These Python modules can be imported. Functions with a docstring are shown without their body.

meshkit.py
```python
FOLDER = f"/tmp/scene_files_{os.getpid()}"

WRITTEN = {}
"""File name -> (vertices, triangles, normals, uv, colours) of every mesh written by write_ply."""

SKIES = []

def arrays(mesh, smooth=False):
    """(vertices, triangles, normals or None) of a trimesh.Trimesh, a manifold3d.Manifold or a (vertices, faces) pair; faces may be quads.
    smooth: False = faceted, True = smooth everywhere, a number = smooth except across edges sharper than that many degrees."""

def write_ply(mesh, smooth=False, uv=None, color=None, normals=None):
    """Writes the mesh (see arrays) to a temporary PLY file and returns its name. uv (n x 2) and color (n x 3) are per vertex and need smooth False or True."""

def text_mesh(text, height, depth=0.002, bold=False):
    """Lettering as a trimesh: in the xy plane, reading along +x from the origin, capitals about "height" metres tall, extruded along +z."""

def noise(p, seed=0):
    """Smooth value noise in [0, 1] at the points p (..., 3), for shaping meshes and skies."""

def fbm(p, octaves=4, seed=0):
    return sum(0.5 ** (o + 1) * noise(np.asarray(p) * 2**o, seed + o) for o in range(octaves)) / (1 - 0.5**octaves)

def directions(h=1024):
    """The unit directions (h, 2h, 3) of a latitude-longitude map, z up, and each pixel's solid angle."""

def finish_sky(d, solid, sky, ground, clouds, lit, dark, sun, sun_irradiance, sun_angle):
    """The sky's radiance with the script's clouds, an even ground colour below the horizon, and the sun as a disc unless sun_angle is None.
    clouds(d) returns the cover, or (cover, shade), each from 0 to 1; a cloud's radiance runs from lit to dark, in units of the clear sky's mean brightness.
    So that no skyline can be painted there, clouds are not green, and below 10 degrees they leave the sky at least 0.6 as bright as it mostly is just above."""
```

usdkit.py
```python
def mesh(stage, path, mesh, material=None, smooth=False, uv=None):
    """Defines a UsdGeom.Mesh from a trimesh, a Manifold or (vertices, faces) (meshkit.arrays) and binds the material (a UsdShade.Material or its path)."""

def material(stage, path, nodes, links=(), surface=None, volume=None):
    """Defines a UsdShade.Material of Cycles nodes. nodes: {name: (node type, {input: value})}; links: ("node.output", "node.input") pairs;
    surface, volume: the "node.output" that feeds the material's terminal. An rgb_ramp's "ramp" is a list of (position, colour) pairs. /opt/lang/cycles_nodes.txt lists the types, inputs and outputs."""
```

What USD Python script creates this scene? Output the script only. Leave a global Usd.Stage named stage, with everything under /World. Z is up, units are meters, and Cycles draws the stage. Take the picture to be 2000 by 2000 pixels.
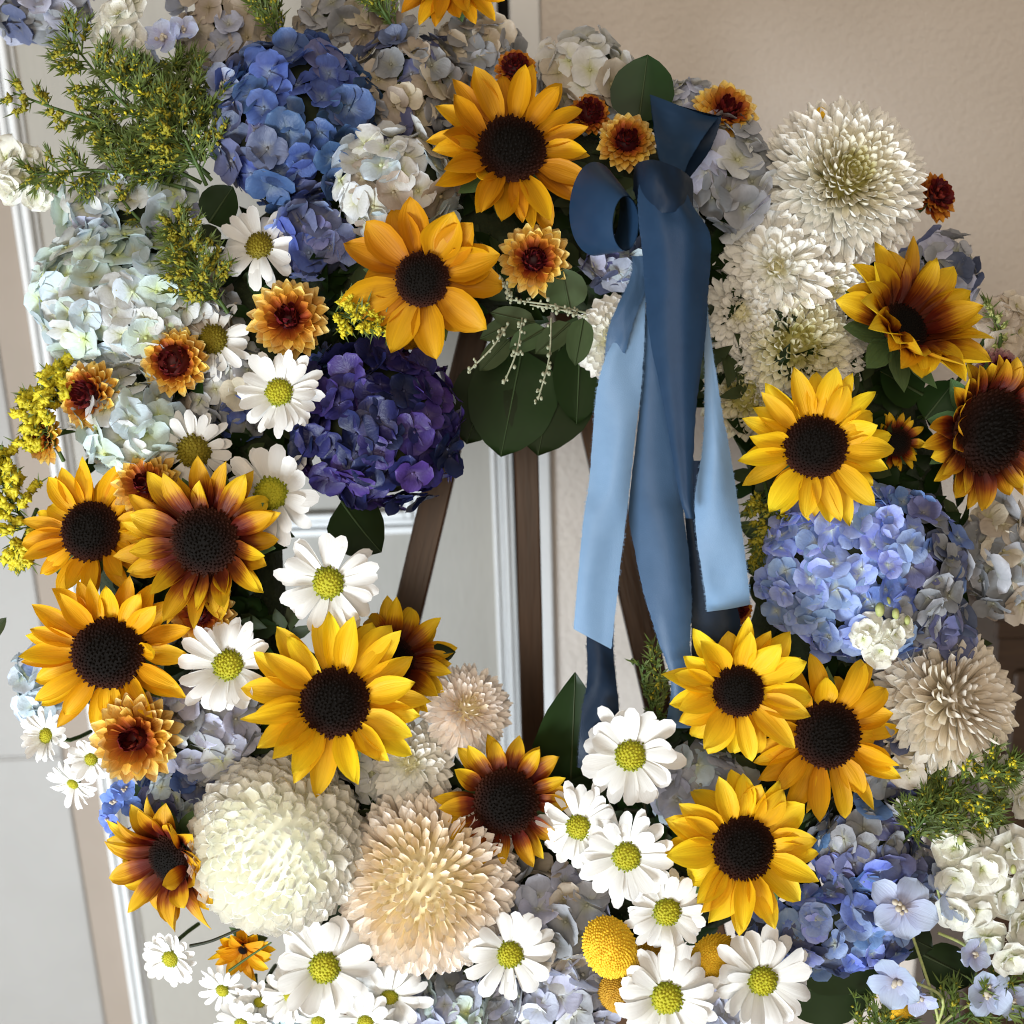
import math
import numpy as np
import trimesh
import usdkit
import meshkit
from pxr import Gf, Sdf, Usd, UsdGeom, UsdLux, UsdShade, Vt

rng = np.random.default_rng(7)
stage = Usd.Stage.CreateInMemory()
UsdGeom.SetStageUpAxis(stage, 'Z')
UsdGeom.SetStageMetersPerUnit(stage, 1.0)
UsdGeom.Xform.Define(stage, '/World')
UsdGeom.Scope.Define(stage, '/World/Looks')

# ---------------------------------------------------------------- camera
F, D = 2400.0, 0.95                    # focal length in photo pixels, metres from lens to the ring of the wreath
PITCH, ROLL = math.radians(17.5), math.radians(1.9)
CENTRE = np.array([0.0, 0.0, 1.25])     # middle of the wreath
fwd = np.array([0, math.cos(PITCH), -math.sin(PITCH)])
rt0 = np.array([1.0, 0, 0])
up0 = np.cross(rt0, fwd)
rt = rt0 * math.cos(ROLL) - up0 * math.sin(ROLL)
up = np.cross(rt, fwd)
EYE = CENTRE - fwd * D
cam = UsdGeom.Camera.Define(stage, '/World/camera')
cam.CreateHorizontalApertureAttr(36.0)
cam.CreateVerticalApertureAttr(36.0)
cam.CreateFocalLengthAttr(36.0 * F / 2000)
cam.CreateClippingRangeAttr(Gf.Vec2f(0.05, 50))
cam.CreateFStopAttr(4.5)
cam.CreateFocusDistanceAttr(0.87)
cam.CreateExposureAttr(0.18)
cm = np.eye(4)
cm[0, :3], cm[1, :3], cm[2, :3], cm[3, :3] = rt, up, -fwd, EYE
cam.AddTransformOp().Set(Gf.Matrix4d(*cm.ravel().tolist()))


def aim(prim, eye, target):
    z = np.asarray(eye, float) - np.asarray(target, float)
    z /= np.linalg.norm(z)
    x = np.cross([0, 0, 1.0], z)
    x /= np.linalg.norm(x)
    m = np.eye(4)
    m[0, :3], m[1, :3], m[2, :3], m[3, :3] = x, np.cross(z, x), z, eye
    prim.AddTransformOp().Set(Gf.Matrix4d(*m.ravel().tolist()))


# ---------------------------------------------------------------- light: a cool window low on the left, an added warm fill panel, dim room
w = UsdLux.RectLight.Define(stage, '/World/window_light')
w.CreateWidthAttr(0.95); w.CreateHeightAttr(1.05)
w.CreateIntensityAttr(30.0)
w.CreateColorAttr(Gf.Vec3f(0.84, 0.93, 1.0))
aim(w, (-1.05, -1.50, 0.12), (0.0, 0.05, 1.00))
w = UsdLux.RectLight.Define(stage, '/World/room_lamp')  # added panel giving the warm ambient light, not a lamp in the room
w.CreateWidthAttr(1.6); w.CreateHeightAttr(1.6)
w.CreateIntensityAttr(5.4)
w.CreateColorAttr(Gf.Vec3f(1.0, 0.86, 0.69))
aim(w, (-0.4, -3.3, 2.3), (0.0, 0.0, 1.2))
dome = UsdLux.DomeLight.Define(stage, '/World/room_glow')
dome.CreateIntensityAttr(1.0)
room = usdkit.material(stage, '/World/Looks/room_glow', {'b': ('background_shader', {'color': (1.0, 0.90, 0.79), 'strength': 0.25})}, [], surface='b.background')
UsdShade.MaterialBindingAPI.Apply(dome.GetPrim()).Bind(room)

# ---------------------------------------------------------------- helpers
S = 2000 / 1932.0


def wl(px, py, h):
    """Wreath coordinates (x right, y up, z out of the wreath) of a spot h metres proud of the ring."""
    z = D - h
    return np.array([(px - 1000) / F * z, (1000 - py) / F * z, h])


def scale(h):
    return (D - h) / F


WM = np.eye(4)
WM[0, :3], WM[1, :3], WM[2, :3], WM[3, :3] = rt, up, -fwd, CENTRE
taken = {}


def fresh(parent, name):
    key = (parent, name)
    n = taken.get(key, 0)
    taken[key] = n + 1
    return f'{parent}/{name}' if n == 0 else f'{parent}/{name}_{n:03d}'


def tag(prim, label=None, cat=None, group=None, kind=None):
    for k, v in (('label', label), ('category', cat), ('group', group), ('kind', kind)):
        if v:
            prim.SetCustomDataByKey(k, v)
    return prim


def thing(name, label, cat, origin=(0, 0, 0), rot=np.eye(3), group=None, kind=None, world=False):
    """An Xform whose children are in its own frame; origin and rot are in wreath coordinates unless world."""
    x = UsdGeom.Xform.Define(stage, fresh('/World', name))
    m = np.eye(4)
    m[:3, :3] = np.asarray(rot).T
    m[3, :3] = origin
    if not world:
        m = m @ WM
    x.AddTransformOp().Set(Gf.Matrix4d(*m.ravel().tolist()))
    tag(x.GetPrim(), label, cat, group, kind)
    return str(x.GetPath())


MESHES = [0, 0]


def put(parent, name, v, f, mat, n=None, uv=None, label=None, kind=None, sub=None):
    path = fresh(parent, name)
    m = UsdGeom.Mesh.Define(stage, path)
    v = np.ascontiguousarray(v, np.float32)
    f = np.asarray(f)
    m.CreatePointsAttr(Vt.Vec3fArray.FromNumpy(v))
    m.CreateFaceVertexCountsAttr(Vt.IntArray.FromNumpy(np.full(len(f), f.shape[1], np.int32)))
    m.CreateFaceVertexIndicesAttr(Vt.IntArray.FromNumpy(np.ascontiguousarray(f.ravel(), np.int32)))
    m.CreateSubdivisionSchemeAttr('none')
    if n is not None:
        m.CreateNormalsAttr(Vt.Vec3fArray.FromNumpy(np.ascontiguousarray(n, np.float32)))
        m.SetNormalsInterpolation('vertex')
    if uv is not None:
        UsdGeom.PrimvarsAPI(m).CreatePrimvar('st', Sdf.ValueTypeNames.TexCoord2fArray, 'vertex').Set(Vt.Vec2fArray.FromNumpy(np.ascontiguousarray(uv, np.float32)))
    UsdShade.MaterialBindingAPI.Apply(m.GetPrim()).Bind(mat)
    if label or kind:
        tag(m.GetPrim(), label, None, None, kind)
    MESHES[0] += 1
    MESHES[1] += len(f)
    return path


_faces = {}


def grid_faces(a, b, closed=False):
    """Quads of an a x b grid of points."""
    if (a, b, closed) not in _faces:
        i, j = np.meshgrid(np.arange(a - 1), np.arange(b if closed else b - 1), indexing='ij')
        k = (j + 1) % b
        _faces[(a, b, closed)] = np.stack([i * b + j, (i + 1) * b + j, (i + 1) * b + k, i * b + k], -1).reshape(-1, 4)
    return _faces[(a, b, closed)]


def grid_normals(P):
    """Smooth normals of P (..., a, b, 3)."""
    du, dv = np.gradient(P, axis=-3), np.gradient(P, axis=-2)
    n = np.cross(du, dv)
    return n / np.maximum(np.linalg.norm(n, axis=-1, keepdims=True), 1e-12)


def oriented(P, N):
    """Flips the grid so that its winding agrees with the normals N."""
    g = grid_normals(P)
    return (P[:, ::-1], N[:, ::-1]) if (g * N).sum() < 0 else (P, N)


class Bag:
    """Collects grids and triangle pieces into one mesh."""
    def __init__(self):
        self.v, self.f, self.n, self.uv, self.c = [], [], [], [], 0

    def grid(self, P, N=None, UV=None, closed=False):
        a, b = P.shape[:2]
        N = grid_normals(P) if N is None else N
        UV = np.stack(np.meshgrid(np.linspace(0, 1, a), np.linspace(0, 1, b), indexing='ij'), -1) if UV is None else UV
        self.add(P.reshape(-1, 3), grid_faces(a, b, closed), N.reshape(-1, 3), UV.reshape(-1, 2))

    def add(self, v, f, n, uv=None):
        f = np.asarray(f)
        if f.shape[1] == 4:
            f = np.vstack([f[:, [0, 1, 2]], f[:, [0, 2, 3]]])
        self.v.append(v); self.f.append(f + self.c); self.n.append(n)
        self.uv.append(np.zeros((len(v), 2)) if uv is None else uv)
        self.c += len(v)

    def put(self, parent, name, mat, **k):
        return put(parent, name, np.vstack(self.v), np.vstack(self.f), mat, np.vstack(self.n), np.vstack(self.uv), **k)


def basis(n, spin=0.0):
    n = np.asarray(n, float)
    n = n / np.linalg.norm(n)
    a = np.array([0, 1.0, 0]) if abs(n[1]) < 0.95 else np.array([1.0, 0, 0])
    x = np.cross(a, n); x /= np.linalg.norm(x)
    y = np.cross(n, x)
    c, s = math.cos(spin), math.sin(spin)
    return np.stack([x * c + y * s, -x * s + y * c, n], 1)       # columns


def tube(pts, r, k=6, cap=True):
    pts = np.asarray(pts, float)
    t = np.gradient(pts, axis=0); t /= np.maximum(np.linalg.norm(t, axis=1, keepdims=True), 1e-9)
    a = np.where(np.abs(t[:, 2:3]) < 0.9, [[0, 0, 1.0]], [[1.0, 0, 0]])
    x = np.cross(a, t); x /= np.linalg.norm(x, axis=1, keepdims=True)
    y = np.cross(t, x)
    th = -np.linspace(0, 2 * np.pi, k, endpoint=False)
    r = np.broadcast_to(np.asarray(r, float), (len(pts),))
    N = x[:, None] * np.cos(th)[None, :, None] + y[:, None] * np.sin(th)[None, :, None]
    return pts[:, None] + N * r[:, None, None], N


def spline(pts, n):
    """Catmull-Rom through pts (m, d), n samples."""
    pts = np.asarray(pts, float)
    p = np.vstack([2 * pts[0] - pts[1], pts, 2 * pts[-1] - pts[-2]])
    u = np.linspace(0, len(pts) - 1 - 1e-9, n)
    i = u.astype(int); t = (u - i)[:, None]
    a, b, c, d = p[i], p[i + 1], p[i + 2], p[i + 3]
    return 0.5 * (2 * b + (c - a) * t + (2 * a - 5 * b + 4 * c - d) * t ** 2 + (3 * b - a - 3 * c + d) * t ** 3)


# ---------------------------------------------------------------- materials
LOOK = '/World/Looks/'


def petal_mat(name, stops, var=0.12, huevar=0.012, rough=0.5, trans=0.25, streak=0.18, spec=0.22, streaks=(1.2, 16, 1), bump=.5):
    """Colour along the petal (base to tip), fine lengthwise streaks, a little change from petal to petal, some light through it."""
    nodes = {
        'tc': ('texture_coordinate', {}),
        'xyz': ('separate_xyz', {}),
        'ramp': ('rgb_ramp', {'ramp': stops}),
        'map': ('mapping', {'mapping_type': 'point', 'scale': streaks}),
        'oi': ('object_info', {}),
        'nz': ('noise_texture', {'scale': 1.0, 'detail': 3.0, 'roughness': 0.6, 'dimensions': '4D'}),
        'wob': ('math', {'math_type': 'multiply_add', 'value2': 0.34, 'value3': -0.17}),
        'fac': ('math', {'math_type': 'add'}),
        'val': ('math', {'math_type': 'multiply_add', 'value2': 2 * streak, 'value3': 1.0 - streak}),
        'rv': ('math', {'math_type': 'multiply_add', 'value2': 2 * var, 'value3': 1.0 - var}),
        'w10': ('math', {'math_type': 'multiply', 'value2': 40.0}),
        'vv': ('math', {'math_type': 'multiply'}),
        'hue': ('math', {'math_type': 'multiply_add', 'value2': 2 * huevar, 'value3': 0.5 - huevar}),
        'hsv': ('hsv', {'saturation': 1.0, 'fac': 1.0}),
        'bmp': ('bump', {'strength': bump, 'distance': .0012}),
        'p': ('principled_bsdf', {'roughness': rough, 'specular_ior_level': spec}),
        't': ('translucent_bsdf', {}),
        'mx': ('mix_closure', {'fac': trans}),
    }
    links = [('tc.UV', 'xyz.vector'), ('tc.UV', 'map.vector'), ('map.vector', 'nz.vector'), ('oi.random', 'w10.value1'), ('w10.value', 'nz.w'),
             ('nz.fac', 'wob.value1'), ('xyz.x', 'fac.value1'), ('wob.value', 'fac.value2'), ('fac.value', 'ramp.fac'),
             ('nz.fac', 'val.value1'), ('oi.random', 'rv.value1'), ('val.value', 'vv.value1'), ('rv.value', 'vv.value2'), ('vv.value', 'hsv.value'),
             ('oi.random', 'hue.value1'), ('hue.value', 'hsv.hue'), ('ramp.color', 'hsv.color'), ('hsv.color', 'p.base_color'), ('hsv.color', 't.color'),
             ('nz.fac', 'bmp.height'), ('bmp.normal', 'p.normal'), ('p.BSDF', 'mx.closure1'), ('t.BSDF', 'mx.closure2')]
    return usdkit.material(stage, LOOK + name, nodes, links, surface='mx.closure')


def plain_mat(name, c1, c2, scale_=40.0, rough=0.6, bump=0.0, stretch=(1, 1, 1), spec=0.4, detail=4.0, distort=0.0, bscale=None):
    nodes = {
        'tc': ('texture_coordinate', {}),
        'map': ('mapping', {'mapping_type': 'point', 'scale': stretch}),
        'nz': ('noise_texture', {'scale': scale_, 'detail': detail, 'roughness': 0.6, 'distortion': distort}),
        'ramp': ('rgb_ramp', {'ramp': [(0.3, c1), (0.7, c2)]}),
        'p': ('principled_bsdf', {'roughness': rough, 'specular_ior_level': spec}),
    }
    links = [('tc.object', 'map.vector'), ('map.vector', 'nz.vector'), ('nz.fac', 'ramp.fac'), ('ramp.color', 'p.base_color')]
    if bump:
        nodes['nb'] = ('noise_texture', {'scale': bscale or scale_ * 2, 'detail': 3.0})
        nodes['b'] = ('bump', {'strength': bump, 'distance': 0.003})
        links += [('map.vector', 'nb.vector'), ('nb.fac', 'b.height'), ('b.normal', 'p.normal')]
    return usdkit.material(stage, LOOK + name, nodes, links, surface='p.BSDF')


M = {}
M['sun'] = petal_mat('sunflower_gold', [(0, (.50, .17, .004)), (.2, (.76, .35, .006)), (.7, (.86, .47, .010)), (1, (.90, .57, .02))], var=.12, streak=.16, trans=.3)
M['sunpale'] = petal_mat('sunflower_yellow', [(0, (.60, .25, .006)), (.18, (.86, .48, .010)), (.7, (.92, .60, .016)), (1, (.94, .68, .03))], var=.10, streak=.14, trans=.3)
M['sundim'] = petal_mat('sunflower_dimmed_gold', [(0, (.36, .11, .004)), (.22, (.60, .25, .005)), (.7, (.70, .33, .007)), (1, (.76, .40, .012))], var=.13, streak=.16, trans=.3)  # golden petals darkened to paint in the weaker light at the top
M['bi'] = petal_mat('sunflower_two_tone', [(0, (.05, .006, .003)), (.30, (.14, .018, .004)), (.48, (.36, .10, .006)), (.62, (.68, .36, .010)), (1, (.80, .52, .02))], var=.13, streak=.16, trans=.25)
M['bidark'] = petal_mat('sunflower_russet', [(0, (.03, .005, .003)), (.34, (.10, .014, .004)), (.52, (.28, .07, .006)), (.70, (.58, .28, .010)), (1, (.74, .46, .018))], var=.15, streak=.15, trans=.2)
M['disc'] = usdkit.material(stage, LOOK + 'sunflower_seed_brown', {
    'tc': ('texture_coordinate', {}), 'xyz': ('separate_xyz', {}),
    'ramp': ('rgb_ramp', {'ramp': [(0, (.005, .004, .003)), (.5, (.006, .004, .003)), (.78, (.016, .005, .003)), (1, (.045, .012, .005))]}),
    'p': ('principled_bsdf', {'roughness': .85, 'specular_ior_level': .12})},
    [('tc.UV', 'xyz.vector'), ('xyz.x', 'ramp.fac'), ('ramp.color', 'p.base_color')], surface='p.BSDF')
M['daisy'] = petal_mat('daisy_white', [(0, (.80, .82, .66)), (.15, (.88, .87, .83)), (1, (.90, .89, .87))], var=.05, huevar=.004, streak=.07, trans=.25, spec=.3, bump=.22)
M['daisydisc'] = usdkit.material(stage, LOOK + 'daisy_eye', {
    'tc': ('texture_coordinate', {}), 'xyz': ('separate_xyz', {}),
    'ramp': ('rgb_ramp', {'ramp': [(0, (.42, .40, .02)), (.55, (.44, .40, .02)), (.85, (.26, .27, .012)), (1, (.15, .17, .01))]}),
    'p': ('principled_bsdf', {'roughness': .7, 'specular_ior_level': .25})},
    [('tc.UV', 'xyz.vector'), ('xyz.x', 'ramp.fac'), ('ramp.color', 'p.base_color')], surface='p.BSDF')
M['olive'] = usdkit.material(stage, LOOK + 'daisy_eye_olive', {
    'tc': ('texture_coordinate', {}), 'xyz': ('separate_xyz', {}),
    'ramp': ('rgb_ramp', {'ramp': [(0, (.24, .19, .01)), (.6, (.22, .17, .01)), (1, (.12, .10, .008))]}),
    'p': ('principled_bsdf', {'roughness': .7, 'specular_ior_level': .25})},
    [('tc.UV', 'xyz.vector'), ('xyz.x', 'ramp.fac'), ('ramp.color', 'p.base_color')], surface='p.BSDF')
M['bronze'] = petal_mat('bronze_petal', [(0, (.34, .07, .012)), (.3, (.60, .22, .025)), (.55, (.76, .40, .05)), (.8, (.90, .60, .14)), (1, (.96, .80, .34))], var=.22, huevar=.015, streak=.2, trans=.2)
M['bronzemid'] = petal_mat('bronze_petal_inner', [(0, (.20, .02, .010)), (.5, (.46, .11, .016)), (1, (.72, .32, .04))], var=.2, streak=.2, trans=.15)
M['maroon'] = petal_mat('maroon_heart', [(0, (.05, .003, .005)), (1, (.17, .012, .012))], var=.25, streak=.2, trans=.1)
M['mauve'] = petal_mat('mauve_petal', [(0, (.20, .03, .06)), (.5, (.36, .14, .18)), (1, (.62, .42, .40))], var=.2, streak=.2)
M['mumwhite'] = petal_mat('mum_white', [(0, (.90, .88, .74)), (.4, (.94, .92, .84)), (1, (.95, .93, .88))], var=.06, huevar=.006, streak=.06, trans=.12, spec=.3)
M['mumcream'] = petal_mat('mum_cream', [(0, (.76, .72, .46)), (.5, (.86, .82, .62)), (1, (.92, .88, .76))], var=.08, huevar=.008, streak=.1, trans=.12)
M['mumgreen'] = petal_mat('mum_green', [(0, (.52, .49, .14)), (.6, (.70, .65, .32)), (1, (.84, .79, .56))], var=.12, huevar=.01, streak=.1, trans=.3)
M['mumpeach'] = petal_mat('mum_peach', [(0, (.91, .76, .62)), (.5, (.95, .84, .74)), (1, (.97, .91, .85))], var=.08, huevar=.01, streak=.08, trans=.12)
M['mumpeachin'] = petal_mat('mum_peach_inner', [(0, (.82, .70, .40)), (.6, (.91, .76, .56)), (1, (.94, .83, .69))], var=.08, huevar=.01, streak=.08, trans=.12)
M['mumyellow'] = petal_mat('mum_pale_yellow', [(0, (.95, .94, .82)), (1, (.96, .955, .88))], var=.05, streak=.05, trans=.12)
M['mumtan'] = petal_mat('mum_tan', [(0, (.74, .66, .50)), (.5, (.86, .78, .64)), (1, (.93, .87, .76))], var=.08, streak=.1, trans=.3)


def hyd_mat(name, a, b, c, var=.3, hv=.02, trans=.3):
    return petal_mat(name, [(0, a), (.35, b), (1, c)], var=var, huevar=hv, streak=.16, trans=trans, streaks=(3, 6, 1), spec=.4, rough=.45)


M['hblue'] = hyd_mat('hydrangea_blue', (.18, .24, .34), (.055, .10, .27), (.10, .18, .42), var=.4)
M['hperi'] = hyd_mat('hydrangea_periwinkle', (.66, .74, .66), (.30, .41, .82), (.47, .60, .94))
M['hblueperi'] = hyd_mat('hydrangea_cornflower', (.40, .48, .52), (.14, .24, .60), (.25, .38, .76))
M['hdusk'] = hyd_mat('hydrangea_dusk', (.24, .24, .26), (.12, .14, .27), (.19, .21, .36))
M['hgrey'] = hyd_mat('hydrangea_grey', (.40, .40, .30), (.34, .35, .37), (.46, .47, .51))
M['hpale'] = hyd_mat('hydrangea_pale_blue', (.66, .70, .46), (.60, .70, .74), (.66, .76, .86), var=.2)
M['hmint'] = hyd_mat('hydrangea_mint', (.62, .66, .28), (.58, .66, .54), (.62, .74, .76), var=.2)
M['hwhite'] = hyd_mat('hydrangea_white', (.62, .62, .34), (.72, .72, .66), (.78, .80, .84), var=.16)
M['hpurple'] = hyd_mat('hydrangea_purple', (.06, .05, .14), (.018, .015, .095), (.042, .035, .19), var=.5, hv=.03, trans=.2)
M['htan'] = hyd_mat('hydrangea_tan', (.48, .42, .24), (.56, .48, .37), (.66, .58, .48), var=.2)  # near the top this tan paints warm dim light onto white florets
M['hlilac'] = hyd_mat('hydrangea_lilac', (.50, .50, .44), (.46, .48, .60), (.60, .63, .78), var=.22)
M['stock'] = petal_mat('stock_white', [(0, (.62, .66, .30)), (.25, (.86, .86, .74)), (1, (.88, .87, .82))], var=.07, streak=.08, trans=.3)
M['stockwarm'] = petal_mat('stock_ivory', [(0, (.50, .46, .22)), (.25, (.70, .62, .50)), (1, (.78, .70, .60))], var=.1, streak=.1, trans=.3)
M['delph'] = petal_mat('delphinium_pale', [(0, (.50, .46, .56)), (.3, (.52, .56, .78)), (1, (.60, .70, .90))], var=.1, streak=.14, trans=.35, spec=.5, rough=.35)
M['delphblue'] = petal_mat('delphinium_blue', [(0, (.30, .34, .70)), (.3, (.18, .28, .80)), (1, (.24, .36, .86))], var=.15, streak=.14, trans=.3)
M['bee'] = plain_mat('delphinium_bee', (.62, .56, .44), (.40, .34, .28), 300)
M['button'] = plain_mat('button_yellow', (.72, .42, .012), (.86, .58, .03), 400, rough=.7)
M['buttondark'] = plain_mat('button_ochre', (.42, .22, .01), (.55, .30, .015), 400, rough=.7)
M['leaf'] = petal_mat('leaf_dark', [(0, (.013, .027, .005)), (1, (.010, .023, .004))], var=.3, huevar=.02, streak=.25, trans=.10, rough=.45, spec=.2, streaks=(3, 4, 1), bump=.06)
M['leafgrey'] = petal_mat('leaf_grey_green', [(0, (.055, .078, .030)), (1, (.048, .070, .028))], var=.25, huevar=.02, streak=.25, trans=.15, rough=.5, streaks=(3, 4, 1), bump=.06)
M['sepal'] = petal_mat('sepal_green', [(0, (.10, .18, .06)), (1, (.12, .22, .09))], var=.2, streak=.25, trans=.15)
M['stem'] = plain_mat('stem_green', (.045, .085, .015), (.08, .14, .03), 60)
M['stemdark'] = plain_mat('stem_dark', (.012, .016, .006), (.03, .035, .012), 60)
M['needle'] = plain_mat('needle_green', (.055, .085, .014), (.12, .165, .028), 90)
M['needleyel'] = plain_mat('needle_olive', (.24, .22, .015), (.42, .36, .022), 90)
M['golden'] = plain_mat('goldenrod_yellow', (.44, .38, .012), (.78, .66, .03), 120)
M['budgreen'] = plain_mat('bud_green', (.30, .36, .10), (.52, .54, .22), 200)
M['budgrey'] = plain_mat('bud_silver', (.24, .26, .16), (.42, .42, .30), 300)
M['core'] = plain_mat('flower_core', (.018, .026, .010), (.04, .05, .02), 80, rough=.9)
M['foam'] = plain_mat('foam_green', (.016, .026, .010), (.035, .045, .018), 120, rough=.95, bump=.6)
M['wood'] = plain_mat('easel_wood', (.050, .022, .009), (.10, .045, .018), 12, rough=.42, stretch=(9, 9, .7), bump=.15, distort=.6)
M['cabinet'] = plain_mat('cabinet_wood', (.030, .016, .009), (.05, .027, .014), 14, rough=.45, stretch=(1, 6, 8))
M['door'] = plain_mat('door_paint', (.35, .33, .29), (.375, .352, .31), 30, rough=.45, bump=.12, stretch=(8, 8, 1), bscale=60)
M['trim'] = plain_mat('trim_paint', (.80, .81, .81), (.83, .84, .84), 20, rough=.35, bump=.05)
M['wall'] = plain_mat('wall_paint', (.72, .65, .58), (.76, .685, .615), 6, rough=.85, bump=.9, bscale=170)
M['jamb'] = plain_mat('jamb_paint', (.30, .245, .195), (.325, .265, .215), 10, rough=.6, bump=.1)
M['pale'] = plain_mat('pale_paint', (.335, .32, .30), (.355, .34, .32), 12, rough=.5, bump=.08, bscale=60)
M['gap'] = plain_mat('door_gap', (.006, .005, .004), (.010, .008, .006), 20, rough=.9)


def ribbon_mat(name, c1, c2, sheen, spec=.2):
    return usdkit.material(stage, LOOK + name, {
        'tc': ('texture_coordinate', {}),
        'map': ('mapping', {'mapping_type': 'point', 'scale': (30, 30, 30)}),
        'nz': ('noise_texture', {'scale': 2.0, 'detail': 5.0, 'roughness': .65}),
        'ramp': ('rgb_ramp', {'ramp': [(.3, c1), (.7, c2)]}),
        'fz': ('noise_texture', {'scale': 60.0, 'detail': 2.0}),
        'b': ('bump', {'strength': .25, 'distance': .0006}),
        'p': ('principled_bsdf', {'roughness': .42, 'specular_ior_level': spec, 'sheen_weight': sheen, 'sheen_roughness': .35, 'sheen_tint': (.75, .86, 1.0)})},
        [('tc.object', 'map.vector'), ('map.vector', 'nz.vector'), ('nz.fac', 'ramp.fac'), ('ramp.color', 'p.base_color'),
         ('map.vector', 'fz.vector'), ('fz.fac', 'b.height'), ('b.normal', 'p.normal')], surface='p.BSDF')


M['riblit'] = ribbon_mat('ribbon_lit_tone', (.175, .295, .465), (.20, .325, .50), .08, .3)  # one blue ribbon in four tones, its sheen and shade put into the colour
M['ribhalflit'] = ribbon_mat('ribbon_half_lit_tone', (.042, .088, .165), (.050, .100, .185), .03, .25)
M['ribshade'] = ribbon_mat('ribbon_shade_tone', (.012, .034, .076), (.016, .042, .090), .0, .2)
M['ribdeepshade'] = ribbon_mat('ribbon_deep_shade_tone', (.007, .016, .034), (.011, .023, .046), .0, .15)

# ---------------------------------------------------------------- setting: wall, door and casing behind, in world coordinates
YW = 0.42


def on_wall(px, py, Y=YW):
    d = fwd + rt * (px - 1000) / F + up * (1000 - py) / F
    t = (Y - EYE[1]) / d[1]
    return EYE + d * t


def wall_x(px, py=1000, Y=YW):
    return on_wall(px, py, Y)[0]


def box(x0, x1, y0, y1, z0, z1, bevel=0.0):
    if bevel:
        b = bevel
        from manifold3d import Manifold
        pts = [[x, y, z] for x in (x0, x1) for y in (y0, y1) for z in (z0, z1)]
        out = []
        c = np.array([(x0 + x1) / 2, (y0 + y1) / 2, (z0 + z1) / 2])
        for p in pts:
            s = np.sign(c - np.array(p))
            for k in range(3):
                q = np.array(p, float) + s * b
                q[k] = p[k]
                out.append(q)
        m = Manifold.hull_points(np.array(out)).to_mesh()
        return np.array(m.vert_properties[:, :3]), np.array(m.tri_verts)
    m = trimesh.creation.box(bounds=[[x0, y0, z0], [x1, y1, z1]])
    return np.array(m.vertices), np.array(m.faces)


def slab(parent, name, mat, *b, bevel=0.0, **k):
    v, f = box(*b, bevel=bevel)
    v = v[f].reshape(-1, 3)
    fn = np.cross(v[1::3] - v[0::3], v[2::3] - v[0::3])
    fn /= np.maximum(np.linalg.norm(fn, axis=1, keepdims=True), 1e-12)
    return put(parent, name, v, np.arange(len(v)).reshape(-1, 3), mat, np.repeat(fn, 3, 0), **k)


ZB, ZT = 0.0, 2.5
xa, xb0, xb1 = wall_x(45), wall_x(108), wall_x(152)
xm, xd = wall_x(962), wall_x(1003)
xg, xs0, xs1 = wall_x(1010), wall_x(1024), wall_x(1078)
wall = thing('wall', None, None, kind='structure', world=True)
slab(wall, 'plaster', M['wall'], xs1, 2.6, YW, YW + .10, ZB, ZT)
slab(wall, 'plaster', M['wall'], -2.6, wall_x(-420), YW, YW + .10, ZB, ZT)
floor = thing('floor', None, None, kind='structure', world=True)
slab(floor, 'boards', M['wood'], -2.6, 2.6, -3.0, YW + .3, -.05, 0.0)

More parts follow.
